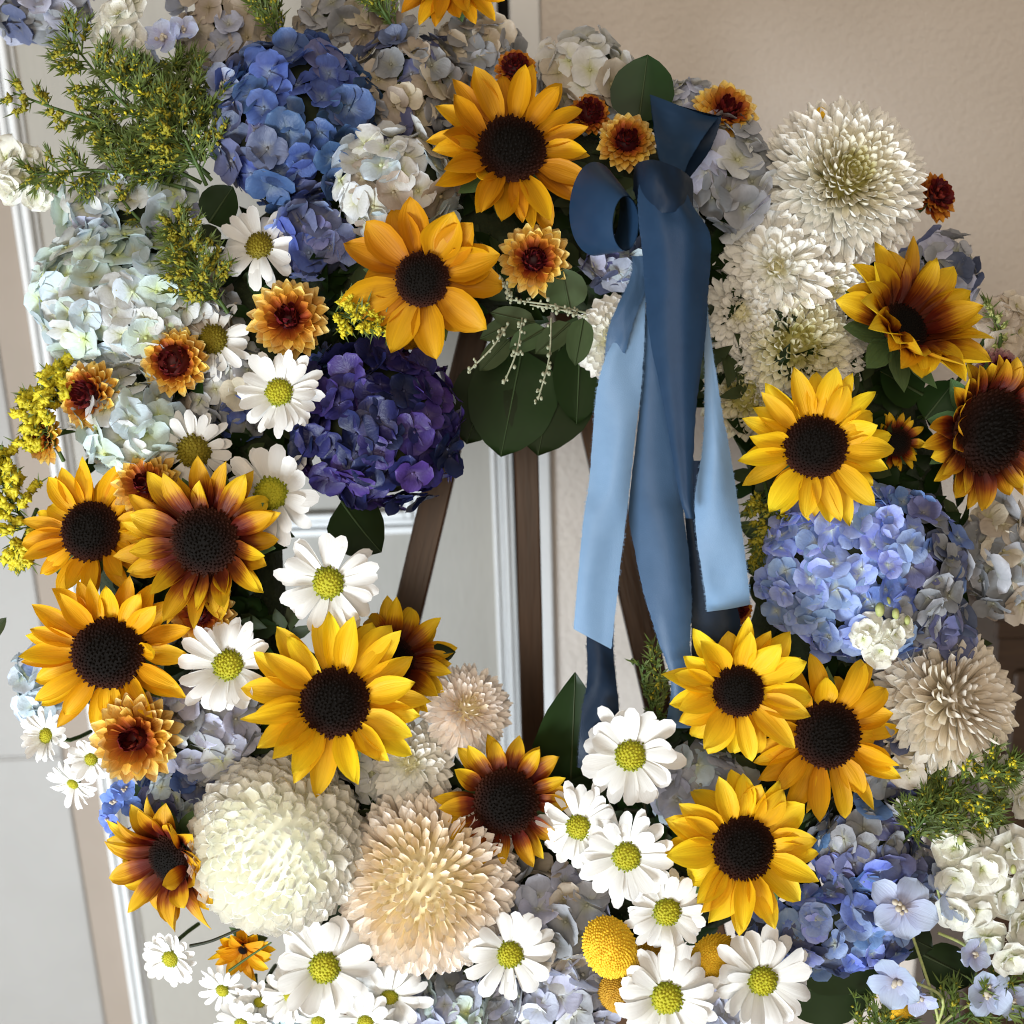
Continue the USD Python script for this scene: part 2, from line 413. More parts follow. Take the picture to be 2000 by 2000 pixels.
# door on the right half: stile with ribbed panel moulding, recessed panel, dark gap and white casing beside it
door = thing('panel_door', 'off white panelled door with ribbed mouldings behind the wreath', 'door', world=True, kind='structure')
xp0 = wall_x(790)
zp0 = on_wall(790, 1000)[2]
slab(door, 'stile', M['door'], xb1, xd, YW + .010, YW + .045, ZB, ZT - .02)
# ribbed moulding strips standing proud
for i, (a, b, d) in enumerate([(0, .22, .013), (.26, .48, .008), (.52, .74, .012), (.78, 1.0, .006)]):
    slab(door, 'moulding', M['trim'], xm + (xd - xm) * a, xm + (xd - xm) * b, YW + .0098 - d, YW + .0098, ZB, ZT - .02, bevel=.0015)
# raised upper panel with its moulding, lower right corner showing left of the easel leg
for a, b, d in [(0, .008, .010), (.010, .016, .006), (.018, .026, .009)]:
    slab(door, 'panel_moulding', M['trim'], xp0 + a, xp0 + b, YW + .0098 - d, YW + .0098, zp0 - b, ZT - .15, bevel=.0012)
    slab(door, 'panel_moulding', M['trim'], xb1 + .06, xp0 + a - .0005, YW + .0098 - d, YW + .0098, zp0 - b, zp0 - a, bevel=.0012)
slab(door, 'gap', M['gap'], xd, xs0, YW + .03, YW + .06, ZB, ZT)
casing = thing('door_casing', 'narrow white casing strip between the door and the tan wall', 'door casing', world=True, kind='structure')
slab(casing, 'strip', M['trim'], xs0, xs1 - .001, YW - .012, YW + .05, ZB, ZT, bevel=.002)
# left: ribbed white casing, tan reveal and a pale door leaf nearer
casing2 = thing('door_casing', 'ribbed white casing running down beside the left edge of the wreath', 'door casing', world=True, kind='structure')
wd = xb1 - xb0
for a, b, d in [(0, .16, .006), (.18, .40, .016), (.43, .60, .010), (.63, .84, .016), (.86, 1.0, .006)]:
    slab(casing2, 'rib', M['trim'], xb0 + wd * a, xb0 + wd * b, YW + .0098 - d, YW + .03, ZB, ZT, bevel=.0018)
slab(casing2, 'jamb', M['jamb'], xa - .002, xb0 - .0005, YW + .006, YW + .05, ZB, ZT)
leafd = thing('door_leaf', 'pale painted door leaf at the left edge of the picture', 'door', world=True, kind='structure')
zr = on_wall(40, 1482)[2]
xl = wall_x(-420)
slab(leafd, 'upper_panel', M['pale'], xl, xa, YW + .002, YW + .03, zr + .0012, ZT, bevel=.002)
slab(leafd, 'lower_panel', M['pale'], xl, xa, YW + .002, YW + .03, ZB, zr - .0012, bevel=.002)
slab(leafd, 'backing', M['pale'], xl, xa - .001, YW + .0028, YW + .028, zr - .0013, zr + .0013)
# dark cabinet at the right
c0, c1 = on_wall(1950, 1205, 0.26), on_wall(1952, 1300, 0.26)
cab = thing('cabinet', 'dark brown wooden cabinet showing at the right edge beside the cream chrysanthemum', 'cabinet', world=True)
slab(cab, 'body', M['cabinet'], c0[0], c0[0] + .7, .26, YW - .002, 0.0, c0[2] - .022, bevel=.003)
slab(cab, 'top', M['cabinet'], c0[0] - .006, c0[0] + .71, .25, YW - .002, c0[2] - .0215, c0[2], bevel=.003)
for k in range(2):
    slab(cab, 'door', M['cabinet'], c0[0] + .02 + k * .34, c0[0] + .34 + k * .34, .252, .2595, .06, c0[2] - .06, bevel=.003)

# ---------------------------------------------------------------- easel
def beam(parent, name, p0, p1, wx, wz, mat):
    """A bevelled bar from p0 to p1 in wreath coordinates."""
    p0, p1 = np.asarray(p0, float), np.asarray(p1, float)
    t = p1 - p0; L = np.linalg.norm(t); t /= L
    x = np.cross(t, [0, 0, 1.0]); x /= np.linalg.norm(x)
    z = np.cross(x, t)
    v, f = box(-wx / 2, wx / 2, -wz / 2, wz / 2, 0, L, bevel=.0015)
    # own frame so that the grain runs along the bar
    path = fresh(parent, name)
    xf = np.eye(4)
    xf[0, :3], xf[1, :3], xf[2, :3], xf[3, :3] = x, np.cross(t, x), t, p0
    v = v[f].reshape(-1, 3)
    fn = np.cross(v[1::3] - v[0::3], v[2::3] - v[0::3]); fn /= np.maximum(np.linalg.norm(fn, axis=1, keepdims=True), 1e-12)
    taken[(parent, name)] -= 1
    p = put(parent, name, v, np.arange(len(v)).reshape(-1, 3), mat, np.repeat(fn, 3, 0))
    UsdGeom.Xformable(stage.GetPrimAtPath(p)).AddTransformOp().Set(Gf.Matrix4d(*xf.ravel().tolist()))


easel = thing('easel', 'dark brown wooden easel whose three legs show through the wreath', 'easel')
HE = -0.075
beam(easel, 'leg', wl(1012, 290, HE), wl(440, 2700, HE), .024, .018, M['wood'])
beam(easel, 'leg', wl(1036, 290, HE - .002), wl(1590, 2700, HE - .002), .024, .018, M['wood'])
beam(easel, 'leg', wl(1014, 300, HE - .03), wl(1064, 2400, HE - .10), .021, .016, M['wood'])
beam(easel, 'crossbar', wl(560, 1985, HE + .018), wl(1500, 1985, HE + .018), .03, .014, M['wood'])

# ---------------------------------------------------------------- ring of the wreath with filler leaves
RC = np.array([1020, 1075.0]); RR, RT = 655.0, 0.072
ring = thing('wreath_ring', 'dark green foam ring that carries the flowers', 'wreath frame')
c3 = wl(RC[0], RC[1], 0.0); R0 = RR * scale(0.0)
a = np.linspace(0, 2 * np.pi, 73)[:-1]
b = np.linspace(0, 2 * np.pi, 17)[:-1]
A, B = np.meshgrid(a, b, indexing='ij')
P = np.stack([c3[0] + (R0 + RT * np.cos(B)) * np.cos(A), c3[1] + (R0 + RT * np.cos(B)) * np.sin(A), -.01 + .045 * np.sin(B)], -1)
N = np.stack([np.cos(B) * np.cos(A), np.cos(B) * np.sin(A), np.sin(B) * 1.3], -1)
Pc = np.concatenate([P, P[:1]], 0); Nc = np.concatenate([N, N[:1]], 0)
bg = Bag(); bg.grid(Pc, Nc, closed=True)
bg.put(ring, 'foam', M['foam'])

PROF = {
    'sun': ([0, .12, .35, .6, .8, .92, 1], [.34, .58, .92, 1, .74, .38, .02]),
    'sunwide': ([0, .12, .35, .55, .8, .93, 1], [.32, .55, .95, 1, .66, .30, .02]),
    'daisy': ([0, .2, .5, .78, .92, 1], [.42, .62, .88, 1, .82, .34]),
    'spoon': ([0, .3, .6, .82, .95, 1], [.34, .55, .82, 1, .72, .18]),
    'quill': ([0, .3, .6, .82, .92, .97, 1], [.5, .68, .86, 1, .86, .60, .16]),
    'sepal': ([0, .2, .48, .75, .9, 1], [.16, .62, 1, .92, .60, .06]),
    'leaf': ([0, .06, .22, .45, .7, .88, 1], [.04, .35, .82, 1, .72, .32, .01]),
    'round': ([0, .06, .2, .45, .7, .88, .96, 1], [.05, .5, .9, 1, .86, .50, .2, .01]),
    'blade': ([0, .2, .6, 1], [.6, 1, .7, .05]),
}


def petal(L, W, a0, a1, prof, cup=.2, ridge=0., twist=0., bend=1.6, nl=7, nw=5, r0=0., z0=0., phi=0., side=0., wave=0., seed=0):
    """One petal as a grid: starts r0 out from the axis at height z0, leaves at a0 and ends at a1 (degrees above the flower's plane)."""
    t = np.linspace(0, 1, nl) ** .85
    s = np.linspace(-1, 1, nw)
    tm = (t[1:] + t[:-1]) / 2
    ang = np.radians(a0 + (a1 - a0) * tm ** bend)
    dr = np.concatenate([[0], np.cumsum(np.diff(t) * np.cos(ang))]) * L
    dz = np.concatenate([[0], np.cumsum(np.diff(t) * np.sin(ang))]) * L
    an = np.radians(a0 + (a1 - a0) * t ** bend)
    wv = np.interp(t, *PROF[prof]) * W
    tw = math.radians(twist) * t
    up_ = cup * wv[:, None] * (s ** 2 - .35)[None] + ridge * W * np.cos(s * 2 * math.pi)[None] * np.sin(np.pi * np.clip(t, .02, .98))[:, None]
    if wave:
        up_ = up_ + wave * W * np.sin(t * 9 + seed)[:, None] * np.abs(s)[None] * np.sign(s)[None]
    y = wv[:, None] * s[None]
    y, up_ = y * np.cos(tw)[:, None] - up_ * np.sin(tw)[:, None], y * np.sin(tw)[:, None] + up_ * np.cos(tw)[:, None]
    r = r0 + dr[:, None] - np.sin(an)[:, None] * up_
    z = z0 + dz[:, None] + np.cos(an)[:, None] * up_
    y = y + (side * L * t ** 2)[:, None]
    c, sn = math.cos(phi), math.sin(phi)
    Pp = np.stack([r * c - y * sn, r * sn + y * c, z], -1)
    UV = np.stack(np.broadcast_arrays(t[:, None], (s * .5 + .5)[None] + seed * .37), -1)
    return Pp, UV


def put_petal(parent, name, mat, *args, xf=None, label=None, **k):
    Pp, UV = petal(*args, **k)
    if xf is not None:
        Pp = Pp @ xf[0].T + xf[1]
    Nn = grid_normals(Pp)
    return put(parent, name, Pp.reshape(-1, 3), grid_faces(*Pp.shape[:2]), mat, Nn.reshape(-1, 3), UV.reshape(-1, 2), label=label)


def dome(R, H, nb, bump, k=20, flat=.5, bh=None, z0=0.0):
    """A disc of florets: a low dome with nb small spikes on it in a sunflower spiral."""
    bg = Bag()
    u = np.linspace(0, 1, 8)
    th = np.linspace(0, 2 * np.pi, k + 1)
    zz = z0 + H * (1 - u ** 2.6)
    P = np.stack([u[:, None] * R * np.cos(th), u[:, None] * R * np.sin(th), np.broadcast_to(zz[:, None], (8, k + 1))], -1)
    bg.grid(P, -grid_normals(P) if grid_normals(P)[3, 3, 2] < 0 else None, np.stack(np.broadcast_arrays(u[:, None], th[None]), -1))
    g = math.pi * (3 - math.sqrt(5))
    i = np.arange(nb) + .5
    rr = np.sqrt(i / nb) ** .9
    an = i * g
    cx, cy, cz = rr * R * np.cos(an), rr * R * np.sin(an), z0 + H * (1 - rr ** 2.6)
    bh = bh or bump * 1.3
    jit = rng.uniform(.6, 1.5, nb)
    base = np.stack([cx, cy, cz - bump * .2], -1)
    out = np.stack([np.cos(an) * rr * .7, np.sin(an) * rr * .7, np.ones(nb)], -1)
    out += rng.normal(0, .22, out.shape)
    out /= np.linalg.norm(out, axis=1, keepdims=True)
    q = np.linspace(0, 2 * np.pi, 6)[:-1]
    ring1 = base[:, None] + (np.stack([np.cos(q), np.sin(q), 0 * q], -1) * bump)[None]
    ring2 = ring1 + out[:, None] * (bh * jit)[:, None, None] * .75 - (ring1 - base[:, None]) * .25
    tip = base + out * (bh * jit)[:, None]
    V = np.concatenate([ring1, ring2, tip[:, None]], 1).reshape(-1, 3)
    F_ = []
    for a in range(5):
        c = (a + 1) % 5
        F_ += [[a, c, 5 + c], [a, 5 + c, 5 + a], [5 + a, 5 + c, 10]]
    F_ = (np.array(F_)[None] + (np.arange(nb) * 11)[:, None, None]).reshape(-1, 3)
    Nn = (V.reshape(nb, 11, 3) - base[:, None]); Nn /= np.maximum(np.linalg.norm(Nn, axis=-1, keepdims=True), 1e-9)
    Nn[:, 10] = out
    uv = np.repeat(np.stack([rr, rr], -1), 11, 0)
    bg.add(V, F_, Nn.reshape(-1, 3), uv)
    return bg


def stem(parent, L, r=.0028, mat=None, z0=-.004):
    p = spline([[0, 0, z0], [.004, -.003, -L * .5], [0, 0, -L]], 5)
    P, N = tube(p, r, 6)
    bg = Bag(); bg.grid(P, N, closed=True)
    bg.put(parent, 'stem', mat or M['stem'])


def sunflower(cx, cy, R, rd, n=(0, 0), h=.085, mat='sun', np1=14, label='', lift=22, drop=-8, curl=0, disp=True, wide=.192, spin=None, cat='sunflower', name='sunflower', seed=None):
    r_ = np.random.default_rng(seed if seed is not None else int(cx * 7 + cy))
    cx, cy, R, rd = cx * S, cy * S, R * S * 1.05, rd * S
    k = scale(h)
    R, rd = R * k, rd * k
    n = (n[0] + r_.normal(0, .07), n[1] + r_.normal(0, .07))
    t = thing(name, label, cat, wl(cx, cy, h), basis((n[0], n[1], 1), r_.uniform(0, 6) if spin is None else spin))
    dome(rd, rd * .30, 300, rd * .040, bh=rd * .10, z0=rd * .02).put(t, 'seed_disc', M['disc'])
    L0 = R - rd * .80
    lift, drop, wide = lift + r_.normal(0, 6), drop + r_.normal(0, 7), wide * r_.uniform(.9, 1.12)
    lean = r_.uniform(0, 2 * math.pi)
    for layer, (cnt, el, zz, ln) in enumerate([(np1 + 4, 0, -.004, 1.0), (max(6, int(np1 * .8)), 9, -.001, .93)]):
        off = r_.uniform(0, 1)
        for i in range(cnt):
            phi = 2 * math.pi * (i + off + r_.uniform(-.32, .32)) / cnt
            L = L0 * ln * r_.uniform(.80, 1.07)
            a0 = lift + el + r_.normal(0, 9)
            a1 = drop + el + r_.normal(0, 19)
            W = L0 * wide * r_.uniform(.78, 1.16)
            a0 += 9 * math.cos(phi - lean); a1 += 12 * math.cos(phi - lean)   # the whole ray leans a little to one side
            if r_.uniform() < .12:                             # a bent or shrunken petal here and there
                L *= r_.uniform(.65, .85); a1 += r_.choice([-45, 40])
            tw = r_.normal(0, 20)
            if r_.uniform() < curl and layer == 1:           # a petal folded in over the disc
                L, a0, a1, W = L * .42, 70, 150, W * .55
            put_petal(t, 'petal', M[mat], L, W, a0, a1, 'sun' if r_.uniform() < .35 else 'sunwide', cup=r_.uniform(.10, .75), ridge=.09, twist=tw, bend=1.2, nl=8, nw=7,
                      r0=rd * .80, z0=zz, phi=phi, side=r_.normal(0, .05), wave=.05, seed=i + 31 * layer)
    # green collar of pointed sepals behind and the stem
    for i in range(9):
        put_petal(t, 'sepal', M['sepal'], R * .62, R * .16, -8, 18, 'leaf', cup=.3, nl=5, nw=3, r0=rd * .35, z0=-.010, phi=2 * math.pi * i / 9 + .3)
    stem(t, .05, .004, z0=-.008)
    return t


def daisy(cx, cy, R, rd, n=(0, 0), h=.09, label='', n1=13, mat='daisy', eye='daisydisc', lift=16, drop=-16, wide=.192, name='daisy', cat='daisy', skip=None, layers=2):
    r_ = np.random.default_rng(int(cx * 5 + cy * 3))
    cx, cy, R, rd = cx * S, cy * S, R * S * 1.05, rd * S
    k = scale(h)
    R, rd = R * k, rd * k
    n = (n[0] + r_.normal(0, .11), n[1] + r_.normal(0, .11))
    n1 = n1 + int(r_.integers(0, 4)); wide = wide * r_.uniform(.85, 1.12); lift = lift + r_.normal(0, 7); drop = drop + r_.normal(0, 8)
    lean = r_.uniform(0, 2 * math.pi)
    t = thing(name, label, cat, wl(cx, cy, h), basis((n[0], n[1], 1), r_.uniform(0, 6)))
    dome(rd, rd * .45, 90, rd * .10, k=16, bh=rd * .16).put(t, 'eye', M[eye])
    L0 = R - rd * .75
    for layer in range(layers):
        off = r_.uniform(0, 1)
        for i in range(n1 - layer):
            phi = 2 * math.pi * (i + off + r_.uniform(-.2, .2)) / (n1 - layer)
            L = L0 * r_.uniform(.80, 1.08) * (1 - .09 * layer)
            if r_.uniform() < .08:
                continue                                       # a missing petal
            put_petal(t, 'petal', M[mat], L, L0 * wide * r_.uniform(.75, 1.15), lift + 9 * layer + r_.normal(0, 8) + 10 * math.cos(phi - lean), drop + 12 * math.cos(phi - lean) + 10 * layer + r_.normal(0, 20), 'daisy',
                      cup=r_.uniform(-.25, .35), ridge=.05, twist=r_.normal(0, 18), nl=8, nw=5, r0=rd * .75, z0=-.001 + .0012 * layer, phi=phi, side=r_.normal(0, .05), seed=i)
    bg = Bag()
    P = np.stack([np.outer(np.array([0, .5, .9, .75, .2]) * rd, np.cos(np.linspace(0, 2 * np.pi, 13))), np.outer(np.array([0, .5, .9, .75, .2]) * rd, np.sin(np.linspace(0, 2 * np.pi, 13))),
                  np.broadcast_to(np.array([-.003, -.003, -.003, -.006, -.009])[:, None], (5, 13))], -1)
    bg.grid(P); bg.put(t, 'calyx', M['sepal'])
    stem(t, .05, .0016, z0=-.006)
    return t


def mum(cx, cy, R, n=(0, 0), h=.05, label='', count=260, mats=('mumgreen', 'mumcream', 'mumwhite'), cuts=(.22, .5), prof='quill', incurve=False, width=.085, core=.34,
        top=0.0, spread=108, name='chrysanthemum', cat='chrysanthemum', lmin=.30, zs=.85, hollow=0.0, rough=1.0, cup=.55, nl=6, nw=4, tilt=0.0):
    r_ = np.random.default_rng(int(cx * 3 + cy * 11))
    cx, cy, R = cx * S, cy * S, R * S
    R = R * scale(h)
    t = thing(name, label, cat, wl(cx, cy, h), basis((n[0], n[1], 1), r_.uniform(0, 6)))
    rc = R * core
    m = trimesh.creation.icosphere(2, rc * .96)
    v = np.array(m.vertices) * [1, 1, zs]
    put(t, 'heart', v, np.array(m.faces), M[mats[0]], np.array(m.vertices), np.zeros((len(v), 2)))
    g = math.pi * (3 - math.sqrt(5))
    c0, c1 = math.cos(math.radians(top)), math.cos(math.radians(spread))
    rest = {}
    for i in range(count):
        f = (i + .5) / count
        f2 = f ** .92
        th = math.acos(c0 + (c1 - c0) * f2)
        ph = i * g + r_.normal(0, .05)
        el = 90 - math.degrees(th)
        Lm = (lmin + (1 - lmin) * f ** .55) * (1 - hollow * math.exp(-f * 9))
        L = (R - rc) * Lm * r_.uniform(.90, 1.08)
        mt = mats[0] if f < cuts[0] * r_.uniform(.8, 1.2) else mats[1] if f < cuts[1] * r_.uniform(.85, 1.15) else mats[2]
        if incurve:
            a0, a1 = el - 14 + r_.normal(0, 4), min(el + 46, 112) + r_.normal(0, 9)
        else:
            a0, a1 = el - tilt + r_.normal(0, 5) * rough, el + 12 - tilt * .4 + r_.normal(0, 14) * rough
        Pp, UV = petal(L, R * width * (.6 + .4 * min(1, f * 3)) * r_.uniform(.8, 1.15), a0, a1, prof, cup=r_.uniform(.7, 1.3) * cup, nl=nl, nw=nw, r0=rc * .9 * math.sin(th), z0=rc * .9 * zs * math.cos(th),
                       phi=ph, twist=r_.normal(0, 16) * rough, side=r_.normal(0, .04), seed=i)
        if i < count - 300:                                   # the smallest ones, at the heart, stay together
            rest.setdefault(mt, Bag()).grid(Pp, None, UV)
        else:
            put(t, 'petal', Pp.reshape(-1, 3), grid_faces(nl, nw), M[mt], grid_normals(Pp).reshape(-1, 3), UV.reshape(-1, 2))
    for mt, bag in rest.items():
        bag.put(t, 'inner_petals', M[mt], kind='stuff')
    stem(t, .05, .004, z0=-rc * .5)
    return t


def bronze(cx, cy, R, n=(0, 0), h=.07, label='', cnt=(17, 18, 16, 14, 22), heart=.34, mats=('bronze', 'bronzemid', 'maroon'), name='button_mum', cat='chrysanthemum'):
    """A small rusty daisy mum: rings of spoon petals round a maroon heart."""
    r_ = np.random.default_rng(int(cx * 13 + cy))
    cx, cy, R = cx * S, cy * S, R * S
    R = R * scale(h)
    t = thing(name, label, cat, wl(cx, cy, h), basis((n[0], n[1], 1), r_.uniform(0, 6)))
    rh = R * heart
    m = trimesh.creation.icosphere(2, rh * .85)
    put(t, 'heart', np.array(m.vertices) * [1, 1, .6], np.array(m.faces), M[mats[2]], np.array(m.vertices), np.zeros((len(m.vertices), 2)))
    rows = [(R, 0, -8, -.003), (R * .97, 14, 4, -.001), (R * .86, 26, 18, .001), (R * .72, 40, 34, .003), (R * .52, 62, 80, .004)]
    for q, (rr, a0, a1, z) in enumerate(rows):
        off = r_.uniform(0, 1)
        mt = mats[0] if q < 3 else mats[1] if q == 3 else mats[2]
        r0 = rh * (.75 if q < 4 else .35)
        for i in range(cnt[q]):
            rr0 = r0 if q < 4 else r0 * r_.uniform(.2, 1.8)
            L = max(rr - r0, R * .2) * r_.uniform(.88, 1.08)
            put_petal(t, 'petal', M[mt], L, R * (.15 if q < 4 else .085) * r_.uniform(.85, 1.15), a0 + r_.normal(0, 6), a1 + 20 + r_.normal(0, 12), 'spoon', cup=r_.uniform(.5, 1.0), nl=5, nw=4,
                      r0=rr0, z0=z, phi=2 * math.pi * (i + off + r_.uniform(-.15, .15)) / cnt[q], twist=r_.normal(0, 10), seed=i)
    stem(t, .05, .0022)
    return t


def floret(r, k=4, cupa=12, r_=rng, prof='sepal', bead=True, w=.62, ruffle=.06):
    bg = Bag()
    off = r_.uniform(0, 6)
    lift = r_.normal(cupa, 10)
    for i in range(k):
        Pp, UV = petal(r * r_.uniform(.88, 1.1), r * w * r_.uniform(.88, 1.12), lift + r_.normal(0, 8), lift - 16 + r_.normal(0, 16), prof, cup=r_.uniform(-.1, .32), ridge=0, nl=6, nw=5, r0=r * .04, z0=.0006 * (i % 2),
                       phi=off + 2 * math.pi * i / k + r_.normal(0, .08), twist=r_.normal(0, 14), wave=ruffle, seed=i)
        bg.grid(Pp, None, UV)
    if bead:
        m = trimesh.creation.icosphere(1, r * .085)
        bg.add(np.array(m.vertices) + [0, 0, r * .06], np.array(m.faces), np.array(m.vertices) / (r * .085), np.zeros((len(m.vertices), 2)))
    return bg


def place(bg, rot, pos):
    bg.v = [v @ rot.T + pos for v in bg.v]
    bg.n = [n @ rot.T for n in bg.n]
    return bg


def hydrangea(cx, cy, rx, ry, h=.03, label='', mats=('hpale',), fr=36, dens=1.0, n=(0, 0), zr=.75, name='hydrangea', cat='hydrangea', pick=None, lim=-.12):
    """A head of four-petalled florets over a dome; pick(x, y) may paint side shading by where the floret sits."""
    r_ = np.random.default_rng(int(cx * 3 + cy * 5))
    cx, cy, rx, ry, fr = cx * S, cy * S, rx * S, ry * S, fr * S
    k = scale(h)
    rx, ry, fr = rx * k, ry * k, fr * k
    rz = zr * min(rx, ry)
    t = thing(name, label, cat, wl(cx, cy, h), basis((n[0], n[1], 1), 0.0))
    m = trimesh.creation.icosphere(2, 1.0)
    v = np.array(m.vertices) * [rx * .74, ry * .74, rz * .7]
    put(t, 'heart', v, np.array(m.faces), M['core'], np.array(m.vertices), np.zeros((len(v), 2)))
    N_ = int(dens * 3.7 * (rx * ry) / (fr * fr)) + 6
    g = math.pi * (3 - math.sqrt(5))
    for i in range(N_):
        zc = 1 - (1 - lim) * (i + .5) / N_
        rad = math.sqrt(max(0, 1 - zc * zc))
        d = np.array([rad * math.cos(i * g), rad * math.sin(i * g), zc]) + r_.normal(0, .06, 3)
        d /= np.linalg.norm(d)
        pos = d * [rx * .86, ry * .86, rz * .86] * r_.uniform(.90, 1.06)
        nn = d / [rx, ry, rz]; nn /= np.linalg.norm(nn)
        nn = nn + r_.normal(0, .28, 3)
        b = place(floret(fr * r_.uniform(.78, 1.15), r_=r_), basis(nn, r_.uniform(0, 6)), pos)
        mt = pick(d, r_) if pick else mats[r_.integers(len(mats))]
        b.put(t, 'floret', M[mt])
    stem(t, .04, .004, z0=-rz * .6)
    return t


def leaf(base, tip, wpx, h0, h1, label, mat='leaf', prof='round', roll=0.0, fold=.22, sag=.0, name='leaf', cat='leaf', parent=None, nl=12, nw=9):
    """One broad leaf with a folded midrib, from its base to its tip."""
    b0, t0 = wl(base[0] * S, base[1] * S, h0), wl(tip[0] * S, tip[1] * S, h1)
    L = np.linalg.norm(t0 - b0)
    x = (t0 - b0) / L
    zz = np.array([0, 0, 1.0]) - x * x[2]; zz /= np.linalg.norm(zz)
    y = np.cross(zz, x)
    c, s_ = math.cos(roll), math.sin(roll)
    y, zz = y * c + zz * s_, zz * c - y * s_
    W = wpx * S * scale((h0 + h1) / 2)
    t = np.linspace(0, 1, nl); s = np.linspace(-1, 1, nw)
    wv = np.interp(t, *PROF[prof]) * W
    X = np.broadcast_to(t[:, None] * L, (nl, nw))
    Y = wv[:, None] * s[None]
    Z = fold * wv[:, None] * np.abs(s)[None] ** 1.3 + sag * L * (4 * t * (1 - t))[:, None] + .010 * W * np.sin(t * 13)[:, None] * np.abs(s)[None]
    Pp = np.stack([X, Y, Z], -1)
    UV = np.stack(np.broadcast_arrays(t[:, None], s[None] * .5 + .5), -1)
    rot = np.stack([x, y, zz], 1)
    par = parent or thing(name, label, cat, b0, rot)
    if parent:
        Pp = Pp @ rot.T + b0
    Nn = grid_normals(Pp)
    put(par, 'blade', Pp.reshape(-1, 3), grid_faces(nl, nw), M[mat], Nn.reshape(-1, 3), UV.reshape(-1, 2))
    mid = np.stack([t * L, 0 * t, sag * L * 4 * t * (1 - t) + .0004], -1)
    if parent:
        mid = mid @ rot.T + b0
    Pt, Nt = tube(mid, np.linspace(.0011, .0003, nl), 5)
    bg = Bag(); bg.grid(Pt, Nt, closed=True); bg.put(par, 'midrib', M['leafgrey'])
    if not parent:
        stem(par, .02, .0012)
    return par


def spray(p0, p1, h0, h1, label, nb=14, blen=55, mats=('golden', 'needle'), dens=22, bs=4.5, name='goldenrod_spray', cat='goldenrod', droop=.0, bud='octa', frac=.55, needles=14, spread=60, group=None):
    """A feathery sprig: main stem, side twigs with tiny leaves, and blossom beads along the outer twigs. Pixel sizes."""
    r_ = np.random.default_rng(int(p0[0] * 3 + p0[1] * 7 + p1[0]))
    a, b = wl(p0[0] * S, p0[1] * S, h0), wl(p1[0] * S, p1[1] * S, h1)
    k = scale((h0 + h1) / 2) * S
    t = thing(name, label, cat, a, group=group)
    e = b - a
    mid = e * .5 + np.array([r_.normal(0, 8) * k, r_.normal(0, 8) * k, .012])
    main = spline([[0, 0, 0], mid, e], 12)
    st = Bag(); P, N = tube(main, np.linspace(.0016, .0007, 12), 5); st.grid(P, N, closed=True)
    lv, bl = Bag(), Bag()
    octv = np.array([[1, 0, 0], [-1, 0, 0], [0, 1, 0], [0, -1, 0], [0, 0, 1.], [0, 0, -1]])
    octf = np.array([[0, 2, 4], [2, 1, 4], [1, 3, 4], [3, 0, 4], [2, 0, 5], [1, 2, 5], [3, 1, 5], [0, 3, 5]])
    dirm = e / np.linalg.norm(e)
    for i in range(nb):
        f = .12 + .88 * (i + .5) / nb
        o = main[min(11, int(f * 11))] * (1 - (f * 11) % 1) + main[min(11, int(f * 11) + 1)] * ((f * 11) % 1)
        L = blen * k * (1.15 - .75 * f) * r_.uniform(.7, 1.3)
        side = np.cross(dirm, r_.normal(0, 1, 3)); side /= np.linalg.norm(side)
        side[2] = side[2] * .6 + .15
        ca, sa = math.cos(math.radians(spread)), math.sin(math.radians(spread))
        d = dirm * ca + side * sa
        tw = spline([o, o + d * L * .5 + [0, 0, .002], o + d * L + np.array([0, -droop * L, 0])], 6)
        P, N = tube(tw, .0005, 4); st.grid(P, N, closed=True)
        for j in range(needles):
            q = tw[r_.integers(1, 6)] + r_.normal(0, .6, 3) * k
            dd = d + r_.normal(0, .5, 3); dd /= np.linalg.norm(dd)
            ln = r_.uniform(12, 30) * k
            sd = np.cross(dd, [0, 0, 1.]); sd /= max(np.linalg.norm(sd), 1e-6)
            Pn = np.stack([np.stack([q - sd * 1.2 * k, q + sd * 1.2 * k]), np.stack([q + dd * ln * .5 - sd * 1.5 * k, q + dd * ln * .5 + sd * 1.5 * k]), np.stack([q + dd * ln - sd * .1 * k, q + dd * ln + sd * .1 * k])])
            lv.grid(Pn)
        for j in range(dens):
            fj = 1 - frac * r_.uniform() ** 1.2
            q = tw[min(5, int(fj * 5))] + (tw[min(5, int(fj * 5) + 1)] - tw[min(5, int(fj * 5))]) * ((fj * 5) % 1) + r_.normal(0, 2.6, 3) * k
            R_ = basis(r_.normal(0, 1, 3))
            sz = np.array([.8, .8, 1.7]) * bs * k * r_.uniform(.5, 1.15)
            bl.add((octv * sz) @ R_.T + q, octf, octv @ R_.T)
    st.put(t, 'stem', M['stem'])
    if lv.c:
        lv.put(t, 'leaves', M[mats[1]])
    if bl.c:
        bl.put(t, 'blossoms', M[mats[0]])
    return t


